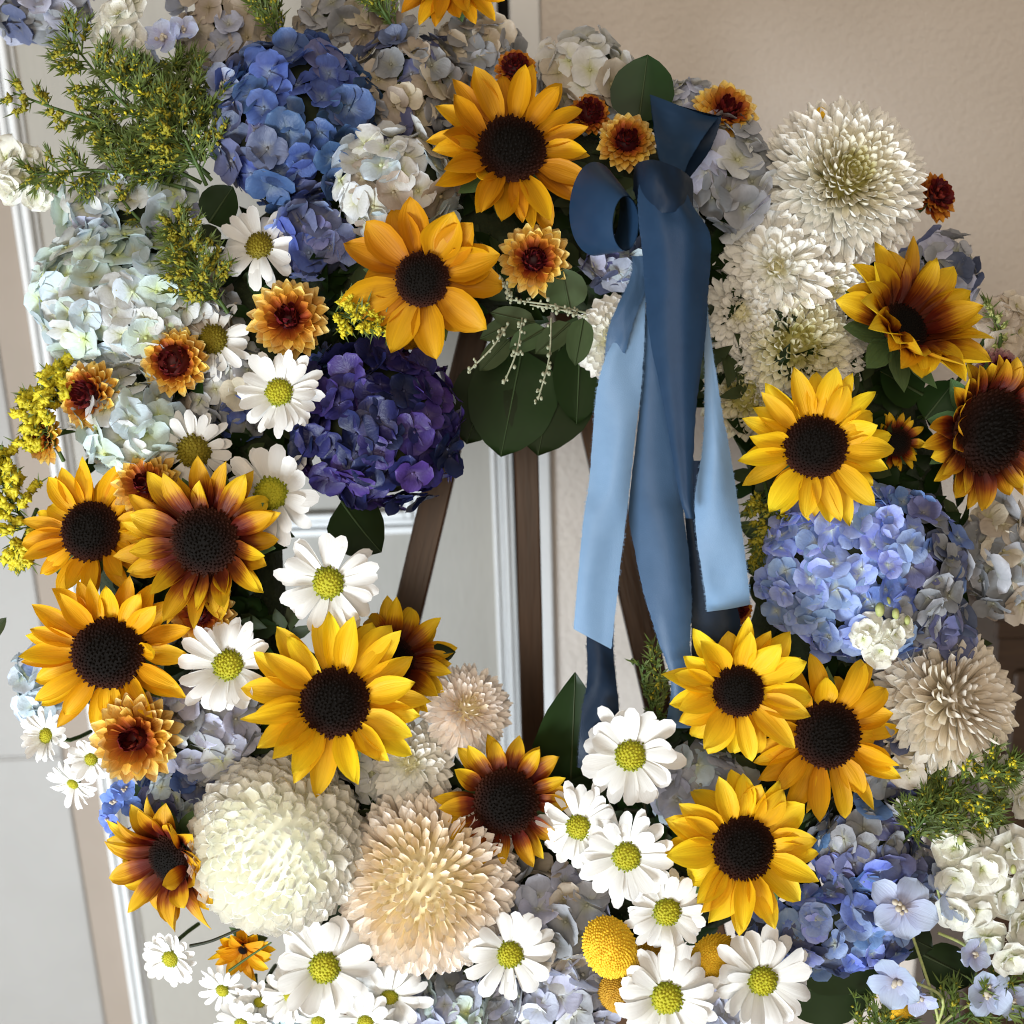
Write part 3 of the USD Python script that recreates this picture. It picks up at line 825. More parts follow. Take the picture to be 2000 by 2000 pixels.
def stock(spots, label, mat='stock', name='stock_flower', cat='stock flower', buds=(), h=.08, stem_to=None, fr=30, k=5):
    """A spike of ruffled florets; spots are (x, y, size, nx, ny) in picture units."""
    r_ = np.random.default_rng(int(spots[0][0] * 3 + spots[0][1]))
    c = np.mean([s[:2] for s in spots], 0)
    o = wl(c[0] * S, c[1] * S, h)
    t = thing(name, label, cat, o)
    kk = scale(h) * S
    for (x, y, s, nx, ny) in spots:
        pos = wl(x * S, y * S, h + r_.normal(0, .004)) - o
        b = Bag()
        for q in range(2):
            fl = place(floret(s * kk * (1 - .3 * q), k=k - q, cupa=16 + 26 * q, r_=r_, w=.70, ruffle=.16, bead=(q == 1)), np.eye(3), np.array([0, 0, .0012 * q]))
            b.v += fl.v; b.n += fl.n; b.uv += fl.uv; b.f += [f + b.c for f in fl.f]; b.c += fl.c
        place(b, basis((nx, ny, 1), r_.uniform(0, 6)), pos).put(t, 'floret', M[mat])
    for (x, y, s) in buds:
        pos = wl(x * S, y * S, h + .006) - o
        m = trimesh.creation.icosphere(2, 1.0)
        v = np.array(m.vertices) * np.array([.62, 1, .62]) * s * kk
        put(t, 'bud', v + pos, np.array(m.faces), M['budgreen'], np.array(m.vertices), np.zeros((len(v), 2)))
    e = wl(stem_to[0] * S, stem_to[1] * S, .02) - o if stem_to else np.array([0, 0, -.05])
    top_ = wl(spots[0][0] * S, spots[0][1] * S, h - .006) - o
    P, N = tube(spline([top_, top_ * .4 + e * .3 + [0, 0, -.012], e], 8), .0018, 6)
    bg = Bag(); bg.grid(P, N, closed=True); bg.put(t, 'stem', M['stem'])
    return t


def button(cx, cy, rx, ry, n=(0, 0), h=.085, label='', mat='button'):
    """A tight yellow button: a dome of several hundred tiny tubes."""
    r_ = np.random.default_rng(int(cx + cy))
    R = (rx + ry) / 2 * S * scale(h)
    t = thing('button_flower', label, 'button flower', wl(cx * S, cy * S, h), basis((n[0], n[1], 1), 0.3))
    b = dome(R, R * .62, 420, R * .050, k=24, bh=R * .085)
    b.v = [v * [rx / ((rx + ry) / 2), ry / ((rx + ry) / 2), 1] for v in b.v]
    b.put(t, 'florets', M[mat])
    stem(t, .05, .002)
    return t


# ---------------------------------------------------------------- filler leaves packed between the flowers
def filler():
    r_ = np.random.default_rng(3)
    bg, lo = Bag(), Bag()
    for i in range(1500):
        an = r_.uniform(0, 2 * math.pi)
        rr = RR + r_.normal(0, 120)
        rr = min(max(rr, RR - 175), RR + 215)
        h = .028 + .02 * r_.uniform() - .00000055 * (rr - RR) ** 2
        o = wl(RC[0] + rr * math.cos(an), RC[1] + rr * math.sin(an), h)
        Pp, UV = petal(r_.uniform(.018, .034), r_.uniform(.005, .009), r_.uniform(0, 50), r_.uniform(-30, 30), 'leaf', cup=.3, nl=5, nw=3)
        Pp = Pp @ basis((r_.normal(0, .5), r_.normal(0, .5), 1), r_.uniform(0, 6)).T + o
        (bg if i % 3 else lo).grid(Pp, None, UV)
    bg.put(ring, 'filler_leaves', M['leaf'], kind='stuff')
    lo.put(ring, 'filler_leaves', M['leafgrey'], kind='stuff')


filler()

# ---------------------------------------------------------------- broad leaves
leaf((1205, 232), (1222, 103), 62, .05, .06, 'broad dark green leaf standing above the blue bow against the tan wall', fold=.12, roll=-.25)
leaf((645, 945), (720, 1042), 62, .03, .045, 'dark green leaf hanging below the purple hydrangea', roll=.3, sag=.05)
leaf((985, 660), (945, 862), 86, .02, .03, 'large dark leaf at the top of the hole, left of the middle easel leg', fold=.10)
leaf((1060, 640), (1015, 860), 92, .018, .03, 'large dark leaf at the top of the hole, over the middle easel leg', fold=.10, roll=.1)
leaf((930, 690), (880, 838), 60, .012, .02, 'dark leaf at the top of the hole, touching the purple hydrangea', fold=.12)
leaf((1095, 640), (1088, 800), 50, .03, .04, 'narrow dark leaf tucked against the left ribbon tail', fold=.15)
leaf((1075, 1500), (1085, 1268), 76, .035, .075, 'upright pointed dark leaf beside the middle easel leg at the bottom of the hole', fold=.14, prof='leaf', sag=.04)
leaf((395, 420), (440, 352), 40, .05, .06, 'green leaf tucked under the deep blue hydrangea at upper left')
leaf((1500, 1830), (1690, 1800), 60, .05, .05, 'wide dark leaf under the blue hydrangea at lower right', fold=.08)
leaf((1480, 1860), (1650, 1880), 66, .04, .045, 'wide dark leaf beside the lowest right daisy', fold=.08)
leaf((760, 1245), (860, 1230), 26, .045, .05, 'small dark leaf tip behind the two-tone sunflower on the inner left rim')
leaf((1120, 1500), (1075, 1475), 30, .05, .055, 'small dark leaf between the lower sunflower and the daisies')
leaf((1740, 745), (1660, 700), 44, .05, .06, 'green leaf under the tilted two-tone sunflower', mat='leaf')
leaf((1745, 790), (1800, 720), 40, .045, .05, 'dark leaf between the russet sunflower and the tilted two-tone one')
leaf((-30, 1215), (12, 1165), 14, .05, .05, 'dark tip of a leaf at the far left edge', mat='leafgrey')
leaf((90, 770), (96, 738), 14, .06, .07, 'small round green leaf among yellow blossoms at the left edge', mat='leaf')

# grey-green twig with broad leaves and silvery bud chains, at the top of the hole
tw = thing('seeded_twig', 'grey green leafy twig with chains of silvery buds above the hole', 'foliage twig')
for (b_, t_, w_, h_) in [((1075, 585), (1060, 505), 40, .07), ((1010, 610), (925, 590), 22, .07), ((1030, 620), (960, 660), 24, .075), ((1075, 610), (1010, 668), 24, .078),
                         ((1100, 600), (1085, 690), 26, .08), ((990, 600), (905, 640), 22, .065), ((960, 640), (905, 700), 22, .06)]:
    leaf(b_, t_, w_, h_, h_ + .005, None, mat='leafgrey', parent=tw, nl=8, nw=5)
rb = np.random.default_rng(5)
for (q0, q1) in [((1040, 600), (1015, 755)), ((985, 600), (950, 725)), ((960, 610), (885, 700)), ((1105, 590), (960, 565)), ((1000, 575), (1110, 600)), ((960, 560), (930, 520))]:
    a_, b_ = wl(q0[0] * S, q0[1] * S, .082), wl(q1[0] * S, q1[1] * S, .088)
    pts = spline([a_, (a_ + b_) / 2 + [0.003, 0, .004], b_], 10)
    bg = Bag(); P, N = tube(pts, .0007, 5); bg.grid(P, N, closed=True); bg.put(tw, 'twig', M['budgrey'])
    bg = Bag()
    for j in range(26):
        q = pts[min(9, int(rb.uniform(1, 10)))] + rb.normal(0, .0016, 3)
        m = trimesh.creation.icosphere(1, .0012 * rb.uniform(.6, 1.2))
        bg.add(np.array(m.vertices) * [1, 1.3, 1] + q, np.array(m.faces), np.array(m.vertices))
    bg.put(tw, 'buds', M['budgrey'])

# ---------------------------------------------------------------- hydrangeas, back to front
hydrangea(430, 70, 105, 105, .015, 'white hydrangea toned tan for dim light at the upper left, behind the blue one', ('htan', 'htan', 'hlilac'), 38, name='hydrangea')
hydrangea(70, 15, 110, 70, .0, 'greyish lilac hydrangea in the top left corner', ('hgrey', 'hlilac', 'hdusk'), 40)
hydrangea(650, 30, 95, 60, .015, 'white hydrangea toned for dim light at the top edge left of the cut-off sunflower', ('htan', 'hgrey'), 36)
hydrangea(765, 165, 115, 120, .025, 'dusky grey hydrangea behind the left petals of the top sunflower', ('hgrey', 'hdusk', 'htan', 'hgrey'), 36)
hydrangea(900, 95, 85, 55, .015, 'shaded grey hydrangea under the cut-off sunflower at the top edge', ('hgrey', 'htan'), 34)
hydrangea(1100, 150, 100, 85, .02, 'cream and grey hydrangea between the top sunflower and the wall', ('hwhite', 'htan', 'hgrey', 'hwhite'), 38)
hydrangea(555, 235, 160, 175, .045, 'deep blue hydrangea at the upper left', ('hblue', 'hblue', 'hblue', 'hdusk'), 40, dens=.95, name='hydrangea')
hydrangea(590, 450, 70, 75, .05, 'small blue hydrangea cluster above the left petals of the second sunflower', ('hblue', 'hperi', 'hdusk'), 38)
hydrangea(745, 350, 118, 110, .062, 'white and pale blue hydrangea touching the top sunflower from the left', ('hwhite', 'hpale', 'hwhite', 'htan'), 44)
hydrangea(245, 395, 140, 85, .04, 'pale bluish white hydrangea under the green sprays at upper left', ('hpale', 'hwhite', 'hmint', 'hlilac'), 46)
hydrangea(225, 560, 170, 145, .05, 'large pale mint hydrangea on the left rim', ('hmint', 'hpale', 'hmint', 'hwhite'), 38, dens=1.15)
hydrangea(375, 590, 75, 75, .04, 'shaded grey hydrangea between the mint hydrangea and the uppermost rusty mum', ('hgrey', 'htan', 'hwhite'), 34)
hydrangea(415, 720, 105, 90, .03, 'shaded cream hydrangea between the rusty mum and the daisy on the left', ('htan', 'hgrey', 'hwhite'), 34)
hydrangea(445, 765, 80, 65, .03, 'dark blue hydrangea left of the purple one', ('hdusk', 'hblue', 'hgrey'), 32)
hydrangea(245, 800, 98, 100, .055, 'small mint and white hydrangea above the left sunflowers', ('hmint', 'hpale', 'hwhite'), 38)
hydrangea(715, 805, 172, 172, .055, 'deep purple hydrangea on the inner left rim', ('hpurple',), 38, dens=1.15)
hydrangea(75, 1285, 45, 75, .02, 'pale blue hydrangea peeping out left of the golden sunflower', ('hpale', 'hperi', 'hpale'), 34)
hydrangea(320, 1180, 55, 60, .03, 'blue grey hydrangea glimpsed between the left sunflowers', ('hpale', 'hdusk', 'hgrey'), 30)
hydrangea(395, 1370, 105, 105, .045, 'greyish lilac hydrangea between the daisy and the white chrysanthemum', ('hlilac', 'hgrey', 'hwhite', 'hlilac'), 38)
hydrangea(1365, 330, 95, 115, .055, 'grey lilac hydrangea right of the bow', ('hgrey', 'hlilac', 'hwhite', 'hgrey'), 42)
hydrangea(1290, 200, 45, 45, .035, 'pale lilac hydrangea behind the upper bow loop', ('hlilac', 'hwhite'), 34)
hydrangea(1160, 495, 60, 45, .055, 'pale blue hydrangea under the left bow loop', ('hpale', 'hlilac', 'hdusk'), 36)
hydrangea(1770, 520, 70, 80, .025, 'bluish grey hydrangea behind the tilted two-tone sunflower', ('hgrey', 'hlilac', 'hdusk'), 38)


def painted_side_shade(d, r_):  # florets get darker to the right, shading painted by colour
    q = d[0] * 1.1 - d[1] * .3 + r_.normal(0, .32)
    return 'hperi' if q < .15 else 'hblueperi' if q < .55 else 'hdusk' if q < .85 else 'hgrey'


hydrangea(1628, 1078, 212, 178, .056, 'broad periwinkle blue hydrangea on the right rim', ('hperi', 'hdusk'), 35, pick=painted_side_shade, dens=1.15, zr=.55)
hydrangea(1740, 1190, 95, 95, .04, 'grey blue hydrangea behind the small white stock cluster', ('hdusk', 'hgrey'), 38)
hydrangea(1890, 1060, 75, 115, .03, 'greyish tan hydrangea at the right edge under the russet sunflower', ('hgrey', 'htan', 'hgrey'), 42)
hydrangea(1690, 1400, 95, 100, .035, 'shaded grey hydrangea below the cream chrysanthemum', ('hgrey', 'htan', 'hdusk'), 38)
hydrangea(1630, 1600, 110, 110, .04, 'dusky violet hydrangea at lower right, above the blue one', ('hdusk', 'hdusk', 'hgrey', 'hblueperi'), 34)
hydrangea(1560, 1750, 180, 82, .048, 'blue hydrangea at lower right between daisy and pale delphinium', ('hperi', 'hblueperi', 'hdusk', 'hperi'), 33, dens=1.1)
hydrangea(1330, 1490, 95, 80, .04, 'bluish white hydrangea between the three lower right sunflowers', ('hpale', 'hlilac', 'hgrey'), 42)
hydrangea(1040, 1720, 110, 110, .05, 'grey lilac hydrangea at the bottom beside the peach chrysanthemum', ('hlilac', 'hgrey', 'hlilac', 'htan'), 44)
hydrangea(1075, 1880, 105, 85, .045, 'grey hydrangea at the bottom edge left of the yellow buttons', ('hgrey', 'hlilac', 'hwhite'), 40)
hydrangea(860, 1895, 75, 60, .035, 'small lilac hydrangea at the bottom edge under the peach chrysanthemum', ('hlilac', 'hgrey', 'hmint'), 36)
hydrangea(690, 1450, 60, 55, .035, 'shaded white hydrangea between the two big pale chrysanthemums', ('hwhite', 'hgrey'), 36)

hydrangea(335, 1495, 70, 75, .04, 'dark blue hydrangea between the rusty mum and the white dome chrysanthemum', ('hblue', 'hdusk', 'hpale'), 32)
hydrangea(815, 1905, 85, 60, .03, 'pale lilac and mint hydrangea at the bottom edge between two daisies', ('hlilac', 'hwhite', 'hmint'), 36)
hydrangea(960, 1915, 80, 60, .03, 'grey and cream hydrangea at the bottom edge under the daisy', ('hgrey', 'htan', 'hlilac'), 38)
hydrangea(530, 1905, 95, 50, .03, 'white hydrangea low behind the bottom left daisies', ('hwhite', 'hpale'), 36)
hydrangea(1340, 1905, 85, 55, .04, 'shaded hydrangea at the bottom edge between the two lowest daisies', ('hgrey', 'hlilac'), 36)
hydrangea(1690, 1660, 75, 90, .035, 'dusky hydrangea behind the open pale delphinium', ('hdusk', 'hgrey'), 34)
hydrangea(640, 720, 60, 60, .04, 'blue grey hydrangea at the upper left of the purple one', ('hdusk', 'hblue'), 32)

# ---------------------------------------------------------------- big chrysanthemums
mum(1590, 345, 178, (.12, .12), .052, 'big white chrysanthemum with a green heart at upper right', 560, ('mumgreen', 'mumcream', 'mumwhite'), (.07, .26), prof='quill', width=.054, core=.42, spread=102, zs=.7, lmin=.22, hollow=.4, cup=.8, nl=8)
mum(1465, 505, 130, (-.2, -.1), .05, 'white spidery chrysanthemum right of the ribbon knot', 190, ('mumcream', 'mumwhite', 'mumwhite'), (.06, .15), prof='quill', width=.085, core=.26, spread=104, zs=.6, nl=8, rough=1.6)
mum(1500, 655, 150, (-.1, -.05), .035, 'greenish cream chrysanthemum with tight curled petals, left of the tilted sunflower', 420, ('mumgreen', 'mumcream', 'mumwhite'), (.07, .35), prof='spoon', width=.075, core=.55, spread=100, zs=.6, lmin=.5, cup=1.1)
mum(1395, 590, 92, (-.15, -.1), .045, 'white chrysanthemum between the ribbon knot and the greenish cream one', 170, ('mumcream', 'mumwhite', 'mumwhite'), (.06, .15), prof='quill', width=.09, core=.36, spread=104, zs=.6, nl=7, rough=1.6)
mum(1560, 545, 95, (.05, -.15), .045, 'white chrysanthemum tucked under the big green-hearted one, by the tilted sunflower', 170, ('mumcream', 'mumwhite', 'mumwhite'), (.06, .15), prof='quill', width=.09, core=.36, spread=104, zs=.6, nl=7, rough=1.6)
mum(1405, 745, 95, (-.1, 0), .03, 'shaded olive cream chrysanthemum behind the right ribbon tail', 170, ('mumgreen', 'mumcream', 'mumcream'), (.2, .5), prof='spoon', width=.095, core=.5, spread=100, zs=.6, cup=1.1)
mum(1168, 640, 95, (-.1, -.1), .045, 'white chrysanthemum half hidden behind the left ribbon tail', 150, ('mumcream', 'mumwhite', 'mumwhite'), (.15, .3), prof='spoon', width=.11, core=.45, spread=104, zs=.7)
mum(522, 1592, 190, (-.05, .05), .078, 'full white dome chrysanthemum at lower left', 440, ('mumyellow', 'mumwhite', 'mumwhite'), (.22, .35), prof='quill', nl=7, incurve=True, width=.085, core=.70, spread=116, zs=.85, lmin=.72, cup=.7)
mum(880, 1338, 98, (.3, .45), .045, 'small peach chrysanthemum at the foot of the hole, behind the two-tone sunflowers', 190, ('mumpeachin', 'mumpeach', 'mumpeach'), (.1, .3), prof='quill', width=.07, core=.36, spread=105, zs=.8)
mum(805, 1658, 196, (-.05, .22), .066, 'big peach chrysanthemum at the bottom', 620, ('mumpeachin', 'mumpeach', 'mumpeach'), (.22, .4), prof='quill', nl=7, width=.056, core=.64, spread=114, zs=.72, lmin=.62, tilt=24, hollow=.35, cup=1.0)
mum(775, 1440, 92, (.0, .3), .048, 'greyish white chrysanthemum between the bright sunflower and the peach ones', 130, ('mumcream', 'mumwhite', 'mumwhite'), (.1, .2), prof='quill', width=.1, core=.3, spread=108)
mum(1795, 1318, 172, (.55, .32), .05, 'cream tan chrysanthemum seen from the side at the right edge', 380, ('mumtan', 'mumtan', 'mumwhite'), (.25, .6), prof='quill', nl=7, width=.07, core=.36, spread=118, zs=.75, cup=.8, tilt=14)

# ---------------------------------------------------------------- sunflowers
sunflower(965, 282, 163, 66, (.05, .05), .088, 'sundim', 15, 'golden sunflower toned dim at the top, left of the bow', lift=16, drop=-6)
sunflower(797, 527, 160, 52, (-.05, -.05), .095, 'sundim', 7, 'dim toned sunflower with few wide petals, left of the bow and above the purple hydrangea', wide=.262, lift=14, drop=-10)
sunflower(850, -55, 118, 45, (-.1, .1), .05, 'sundim', 14, 'golden sunflower cut off by the top edge', lift=10)
sunflower(1706, 618, 172, 54, (.46, .54), .078, 'bi', 17, 'two-tone sunflower tilted upwards at the right, green sepals showing', lift=52, drop=14)
sunflower(1538, 843, 152, 60, (-.05, 0), .088, 'sunpale', 14, 'bright yellow sunflower between the right ribbon tail and the russet sunflower', lift=20, drop=-14)
sunflower(1865, 812, 152, 84, (.30, -.28), .066, 'bidark', 21, 'dark russet sunflower at the right edge with a very large brown disc', lift=24, drop=2, wide=.24)
sunflower(1690, 835, 60, 28, (.1, .1), .05, 'bi', 9, 'small half-open two-tone sunflower behind the bright yellow one at right', lift=40, drop=0)
sunflower(172, 1003, 138, 57, (-.05, .05), .065, 'sun', 15, 'golden sunflower at the left edge, half covered by the two-tone one', lift=18, drop=-4)
sunflower(388, 1022, 166, 66, (-.04, -.04), .088, 'bi', 15, 'two-tone sunflower with red brown petal bases on the left', lift=22, drop=-8)
sunflower(205, 1232, 164, 68, (.06, .06), .085, 'sun', 15, 'golden sunflower low on the left above the rusty mum', lift=22, drop=-8)
sunflower(740, 1245, 125, 42, (.25, .1), .06, 'bi', 10, 'two-tone sunflower on the inner left rim, mostly hidden by the bright yellow one', lift=22, drop=-6)
sunflower(632, 1325, 176, 66, (.03, .08), .1, 'sunpale', 14, 'largest bright yellow sunflower, above the white dome chrysanthemum', lift=22, drop=-12, wide=.20)
sunflower(955, 1512, 128, 62, (.05, 0), .075, 'bi', 12, 'two-tone sunflower at the bottom between the peach chrysanthemum and the daisies', lift=20, drop=4)
sunflower(322, 1622, 140, 50, (-.42, -.28), .075, 'bi', 13, 'two-tone sunflower turned left, at the left of the white dome chrysanthemum', lift=34, drop=10)
sunflower(1560, 1385, 160, 64, (.05, .02), .078, 'sun', 14, 'golden sunflower at the lower right, the middle one of its three', lift=18, drop=-10)
sunflower(1392, 1303, 144, 49, (-.05, .02), .1, 'sunpale', 13, 'bright yellow sunflower covering the foot of the ribbon', lift=18, drop=-12, wide=.205)
sunflower(1402, 1600, 158, 60, (.04, .04), .096, 'sunpale', 13, 'bright yellow sunflower at the lower right nearest the daisies', lift=20, drop=-12, wide=.205)
sunflower(458, 1793, 66, 9, (-.3, -.4), .045, 'sun', 10, 'small golden bloom half hidden under the white dome chrysanthemum', lift=30, drop=10, cat='sunflower')

# ---------------------------------------------------------------- daisies
daisy(490, 465, 82, 27, (-.05, .1), .062, 'dim white daisy beside the deep blue hydrangea', 12, eye='olive', wide=.22)
daisy(527, 740, 84, 27, (.03, .05), .088, 'white daisy over the left side of the purple hydrangea', 13)
daisy(402, 640, 74, 28, (0, .05), .055, 'shaded daisy with an olive eye beside the rusty mum on the left', 12, eye='olive')
daisy(366, 852, 80, 33, (-.05, -.1), .06, 'daisy with a big olive eye above the two-tone sunflower', 12, eye='olive', drop=4)
daisy(512, 932, 102, 34, (.12, .08), .072, 'cream white daisy right of the left two-tone sunflower', 12, wide=.22)
daisy(620, 1100, 98, 31, (.02, .02), .092, 'white daisy just above the largest yellow sunflower', 13, wide=.20)
daisy(432, 1255, 98, 30, (-.08, 0), .088, 'white daisy with overlapping petals between the two yellow sunflowers on the left', 14, wide=.205)
daisy(88, 1388, 55, 16, (-.3, .05), .05, 'small white daisy at the left edge, the uppermost of its pair', 16, layers=2, wide=.17)
daisy(172, 1432, 46, 13, (-.1, -.1), .055, 'small white daisy left of the rusty mum', 16, wide=.17)
daisy(138, 1478, 52, 12, (-.35, -.5), .04, 'small drooping white daisy under the pair at the left edge', 13, wide=.18)
daisy(1190, 1425, 98, 30, (.03, .12), .09, 'white daisy below the cut ribbon ends', 13, wide=.20)
daisy(1092, 1560, 82, 24, (-.1, .03), .086, 'white daisy right of the bottom two-tone sunflower', 13)
daisy(1182, 1615, 94, 28, (0, .02), .096, 'white daisy in the middle of the lower group, beside the lowest right sunflower', 14)
daisy(1258, 1720, 80, 27, (.05, -.05), .09, 'white daisy above the yellow buttons', 13)
daisy(962, 1800, 90, 26, (.1, -.05), .09, 'white daisy at the bottom right of the peach chrysanthemum', 12)
daisy(612, 1825, 98, 30, (-.03, -.03), .09, 'white daisy under the white dome chrysanthemum', 13, wide=.22)
daisy(1258, 1882, 102, 32, (.02, .03), .095, 'white daisy at the bottom edge below the yellow buttons', 13, wide=.20)
daisy(1438, 1850, 98, 29, (.05, 0), .092, 'white daisy at the bottom, left of the wide dark leaf', 13, wide=.20)
daisy(735, 1880, 76, 17, (.05, -.4), .07, 'white daisy facing down at the bottom edge under the peach chrysanthemum', 13)
daisy(322, 1808, 56, 17, (-.2, -.1), .05, 'small white daisy hanging against the panel at lower left', 17, wide=.17)
daisy(420, 1868, 52, 13, (-.1, -.45), .045, 'small white daisy beneath the small golden bloom', 14, wide=.18)
daisy(490, 1890, 52, 12, (-.2, -.3), .05, 'small white daisy at the bottom edge, left of the large ones', 14, wide=.18)
daisy(600, 1925, 60, 14, (.1, -.5), .05, 'white daisy cut off by the bottom edge', 13, wide=.2)

daisy(690, 1928, 66, 16, (.0, -.3), .072, 'white daisy at the very bottom, half cut off, below the daisy facing down', 13)
daisy(455, 1930, 58, 13, (-.1, -.3), .052, 'small white daisy cut off at the bottom edge near the ribbed casing', 14, wide=.18)
daisy(548, 1880, 56, 13, (-.2, -.1), .06, 'small white daisy tucked left of the large bottom daisy', 14, wide=.18)
leaf((1640, 1730), (1760, 1790), 50, .045, .05, 'dark leaf behind the open pale delphinium')
leaf((1740, 1800), (1840, 1850), 44, .04, .045, 'dark leaf behind the bluish delphinium in the bottom right corner')

# ---------------------------------------------------------------- rusty button mums
bronze(546, 602, 80, (.05, .05), .086, 'rusty orange mum with a maroon heart above the daisy and the purple hydrangea')
bronze(330, 682, 68, (0, 0), .066, 'rusty mum with a wide maroon heart on the left rim', heart=.58)
bronze(172, 748, 72, (-.45, .0), .068, 'rusty mum facing left above the small mint hydrangea', heart=.48)
bronze(160, 618, 48, (-.5, .25), .058, 'small rusty mum facing left beside the large pale mint hydrangea', heart=.4)
bronze(82, 825, 52, (-.8, -.1), .05, 'rusty mum seen from the side at the left edge', heart=.5)
bronze(278, 915, 70, (-.05, .15), .068, 'rusty orange mum peeping over the left two-tone sunflower')
bronze(382, 1155, 66, (0, .1), .076, 'rusty mum with pale petal tips below the left two-tone sunflower', heart=.45)
bronze(258, 1392, 88, (-.03, .03), .088, 'rusty orange mum under the low golden sunflower on the left')
bronze(1008, 490, 72, (.05, -.05), .072, 'dark rusty mum between the two dim toned sunflowers and the bow', heart=.42)
bronze(1182, 268, 58, (.05, .1), .064, 'rusty mum just above the left bow loop', heart=.5)
bronze(1368, 215, 68, (.25, .35), .062, 'rusty mum right of the upper bow loop', heart=.42)
bronze(1112, 215, 42, (.1, .2), .045, 'small maroon mum right of the top sunflower', heart=.62, mats=('bronzemid', 'maroon', 'maroon'))
bronze(972, 130, 42, (0, .3), .04, 'small maroon mum behind the top sunflower', heart=.62, mats=('bronzemid', 'maroon', 'maroon'))
bronze(1762, 372, 52, (.6, .25), .035, 'small dark red mum behind the big white chrysanthemum', heart=.4, mats=('bronzemid', 'maroon', 'maroon'))
bronze(1885, 695, 46, (.2, .45), .058, 'mauve mum above the russet sunflower', heart=.4, mats=('mauve', 'mauve', 'maroon'))
bronze(1392, 1150, 30, (.1, .2), .05, 'small maroon mum under the right ribbon tail', heart=.5, mats=('bronzemid', 'maroon', 'maroon'))

# ---------------------------------------------------------------- yellow buttons
button(1150, 1786, 50, 58, (-.18, .05), .088, 'round yellow button flower, the largest and leftmost of its group')
button(1232, 1812, 48, 40, (.05, .2), .07, 'ochre button flower half hidden between two daisies', 'buttondark')
button(1348, 1808, 52, 42, (.3, .35), .078, 'yellow button flower above the two lowest right daisies')
button(1170, 1872, 42, 40, (-.2, -.1), .068, 'yellow button flower peeping out behind the lowest daisy', 'buttondark')
button(1700, 1915, 24, 26, (.1, 0), .055, 'small yellow button flower at the bottom edge among the delphinium')
button(1550, 213, 9, 12, (0, .2), .062, 'tiny yellow bud among the top petals of the big white chrysanthemum')
button(1676, 275, 10, 9, (.2, .2), .062, 'tiny yellow bud among the right petals of the big white chrysanthemum')

# ---------------------------------------------------------------- stock and delphinium
stock([(225, 30, 40, -.2, .3), (235, 75, 42, .1, -.1), (205, 60, 36, -.4, 0), (255, 105, 32, .2, -.4), (245, 10, 34, .1, .4)], 'white stock at the top edge above the green sprays', h=.06, stem_to=(330, 320))
stock([(15, 300, 46, -.3, .2), (45, 335, 42, .2, -.2), (20, 355, 36, -.2, -.4), (55, 300, 32, .3, .3), (70, 370, 30, .1, -.5)], 'white stock at the left edge above the casing', h=.05, stem_to=(170, 400))
stock([(1640, 1185, 30, -.3, .2), (1660, 1225, 34, -.1, -.4), (1685, 1195, 30, .4, 0), (1630, 1205, 28, -.5, -.2), (1705, 1180, 24, .5, .3), (1668, 1195, 26, 0, 0)], 'small white stock cluster with green buds over the blue hydrangea', buds=((1660, 1150, 14), (1690, 1158, 11), (1712, 1170, 9), (1675, 1135, 9)), h=.088, stem_to=(1690, 1300), fr=22)
stock([(1800, 1600, 44, -.3, .2), (1845, 1570, 34, 0, .5), (1850, 1640, 46, 0, 0), (1905, 1600, 44, .3, .2), (1800, 1655, 40, -.4, -.2), (1890, 1690, 46, .2, -.2),
       (1840, 1715, 44, -.1, -.3), (1925, 1740, 46, .3, -.3), (1860, 1770, 42, 0, -.5), (1800, 1720, 38, -.4, -.4), (1930, 1660, 38, .5, 0), (1905, 1805, 40, .2, -.5)], 'large ivory stock spike at the lower right edge', buds=((1812, 1585, 10), (1912, 1640, 9), (1862, 1545, 9)), h=.07, stem_to=(1800, 1500))
stock([(1880, 600, 44, 0, .3), (1920, 625, 46, .3, 0), (1890, 650, 40, -.2, -.2), (1915, 580, 34, .3, .5), (1930, 680, 36, .3, -.3)], 'pale pinkish stock at the right edge above the mauve mum', mat='stockwarm', h=.045, stem_to=(1780, 760))
stock([(1700, 1270, 34, -.3, .3), (1710, 1320, 36, .1, -.1), (1695, 1370, 34, -.2, -.3), (1735, 1350, 30, .4, 0)], 'shaded pinkish stock between the golden sunflower and the cream chrysanthemum', mat='stockwarm', h=.055, stem_to=(1700, 1480))
stock([(1880, 1480, 36, .2, .2), (1925, 1505, 40, .4, 0), (1905, 1450, 28, .2, .4)], 'white stock tip at the right edge above the ivory stock', h=.045, stem_to=(1800, 1560))


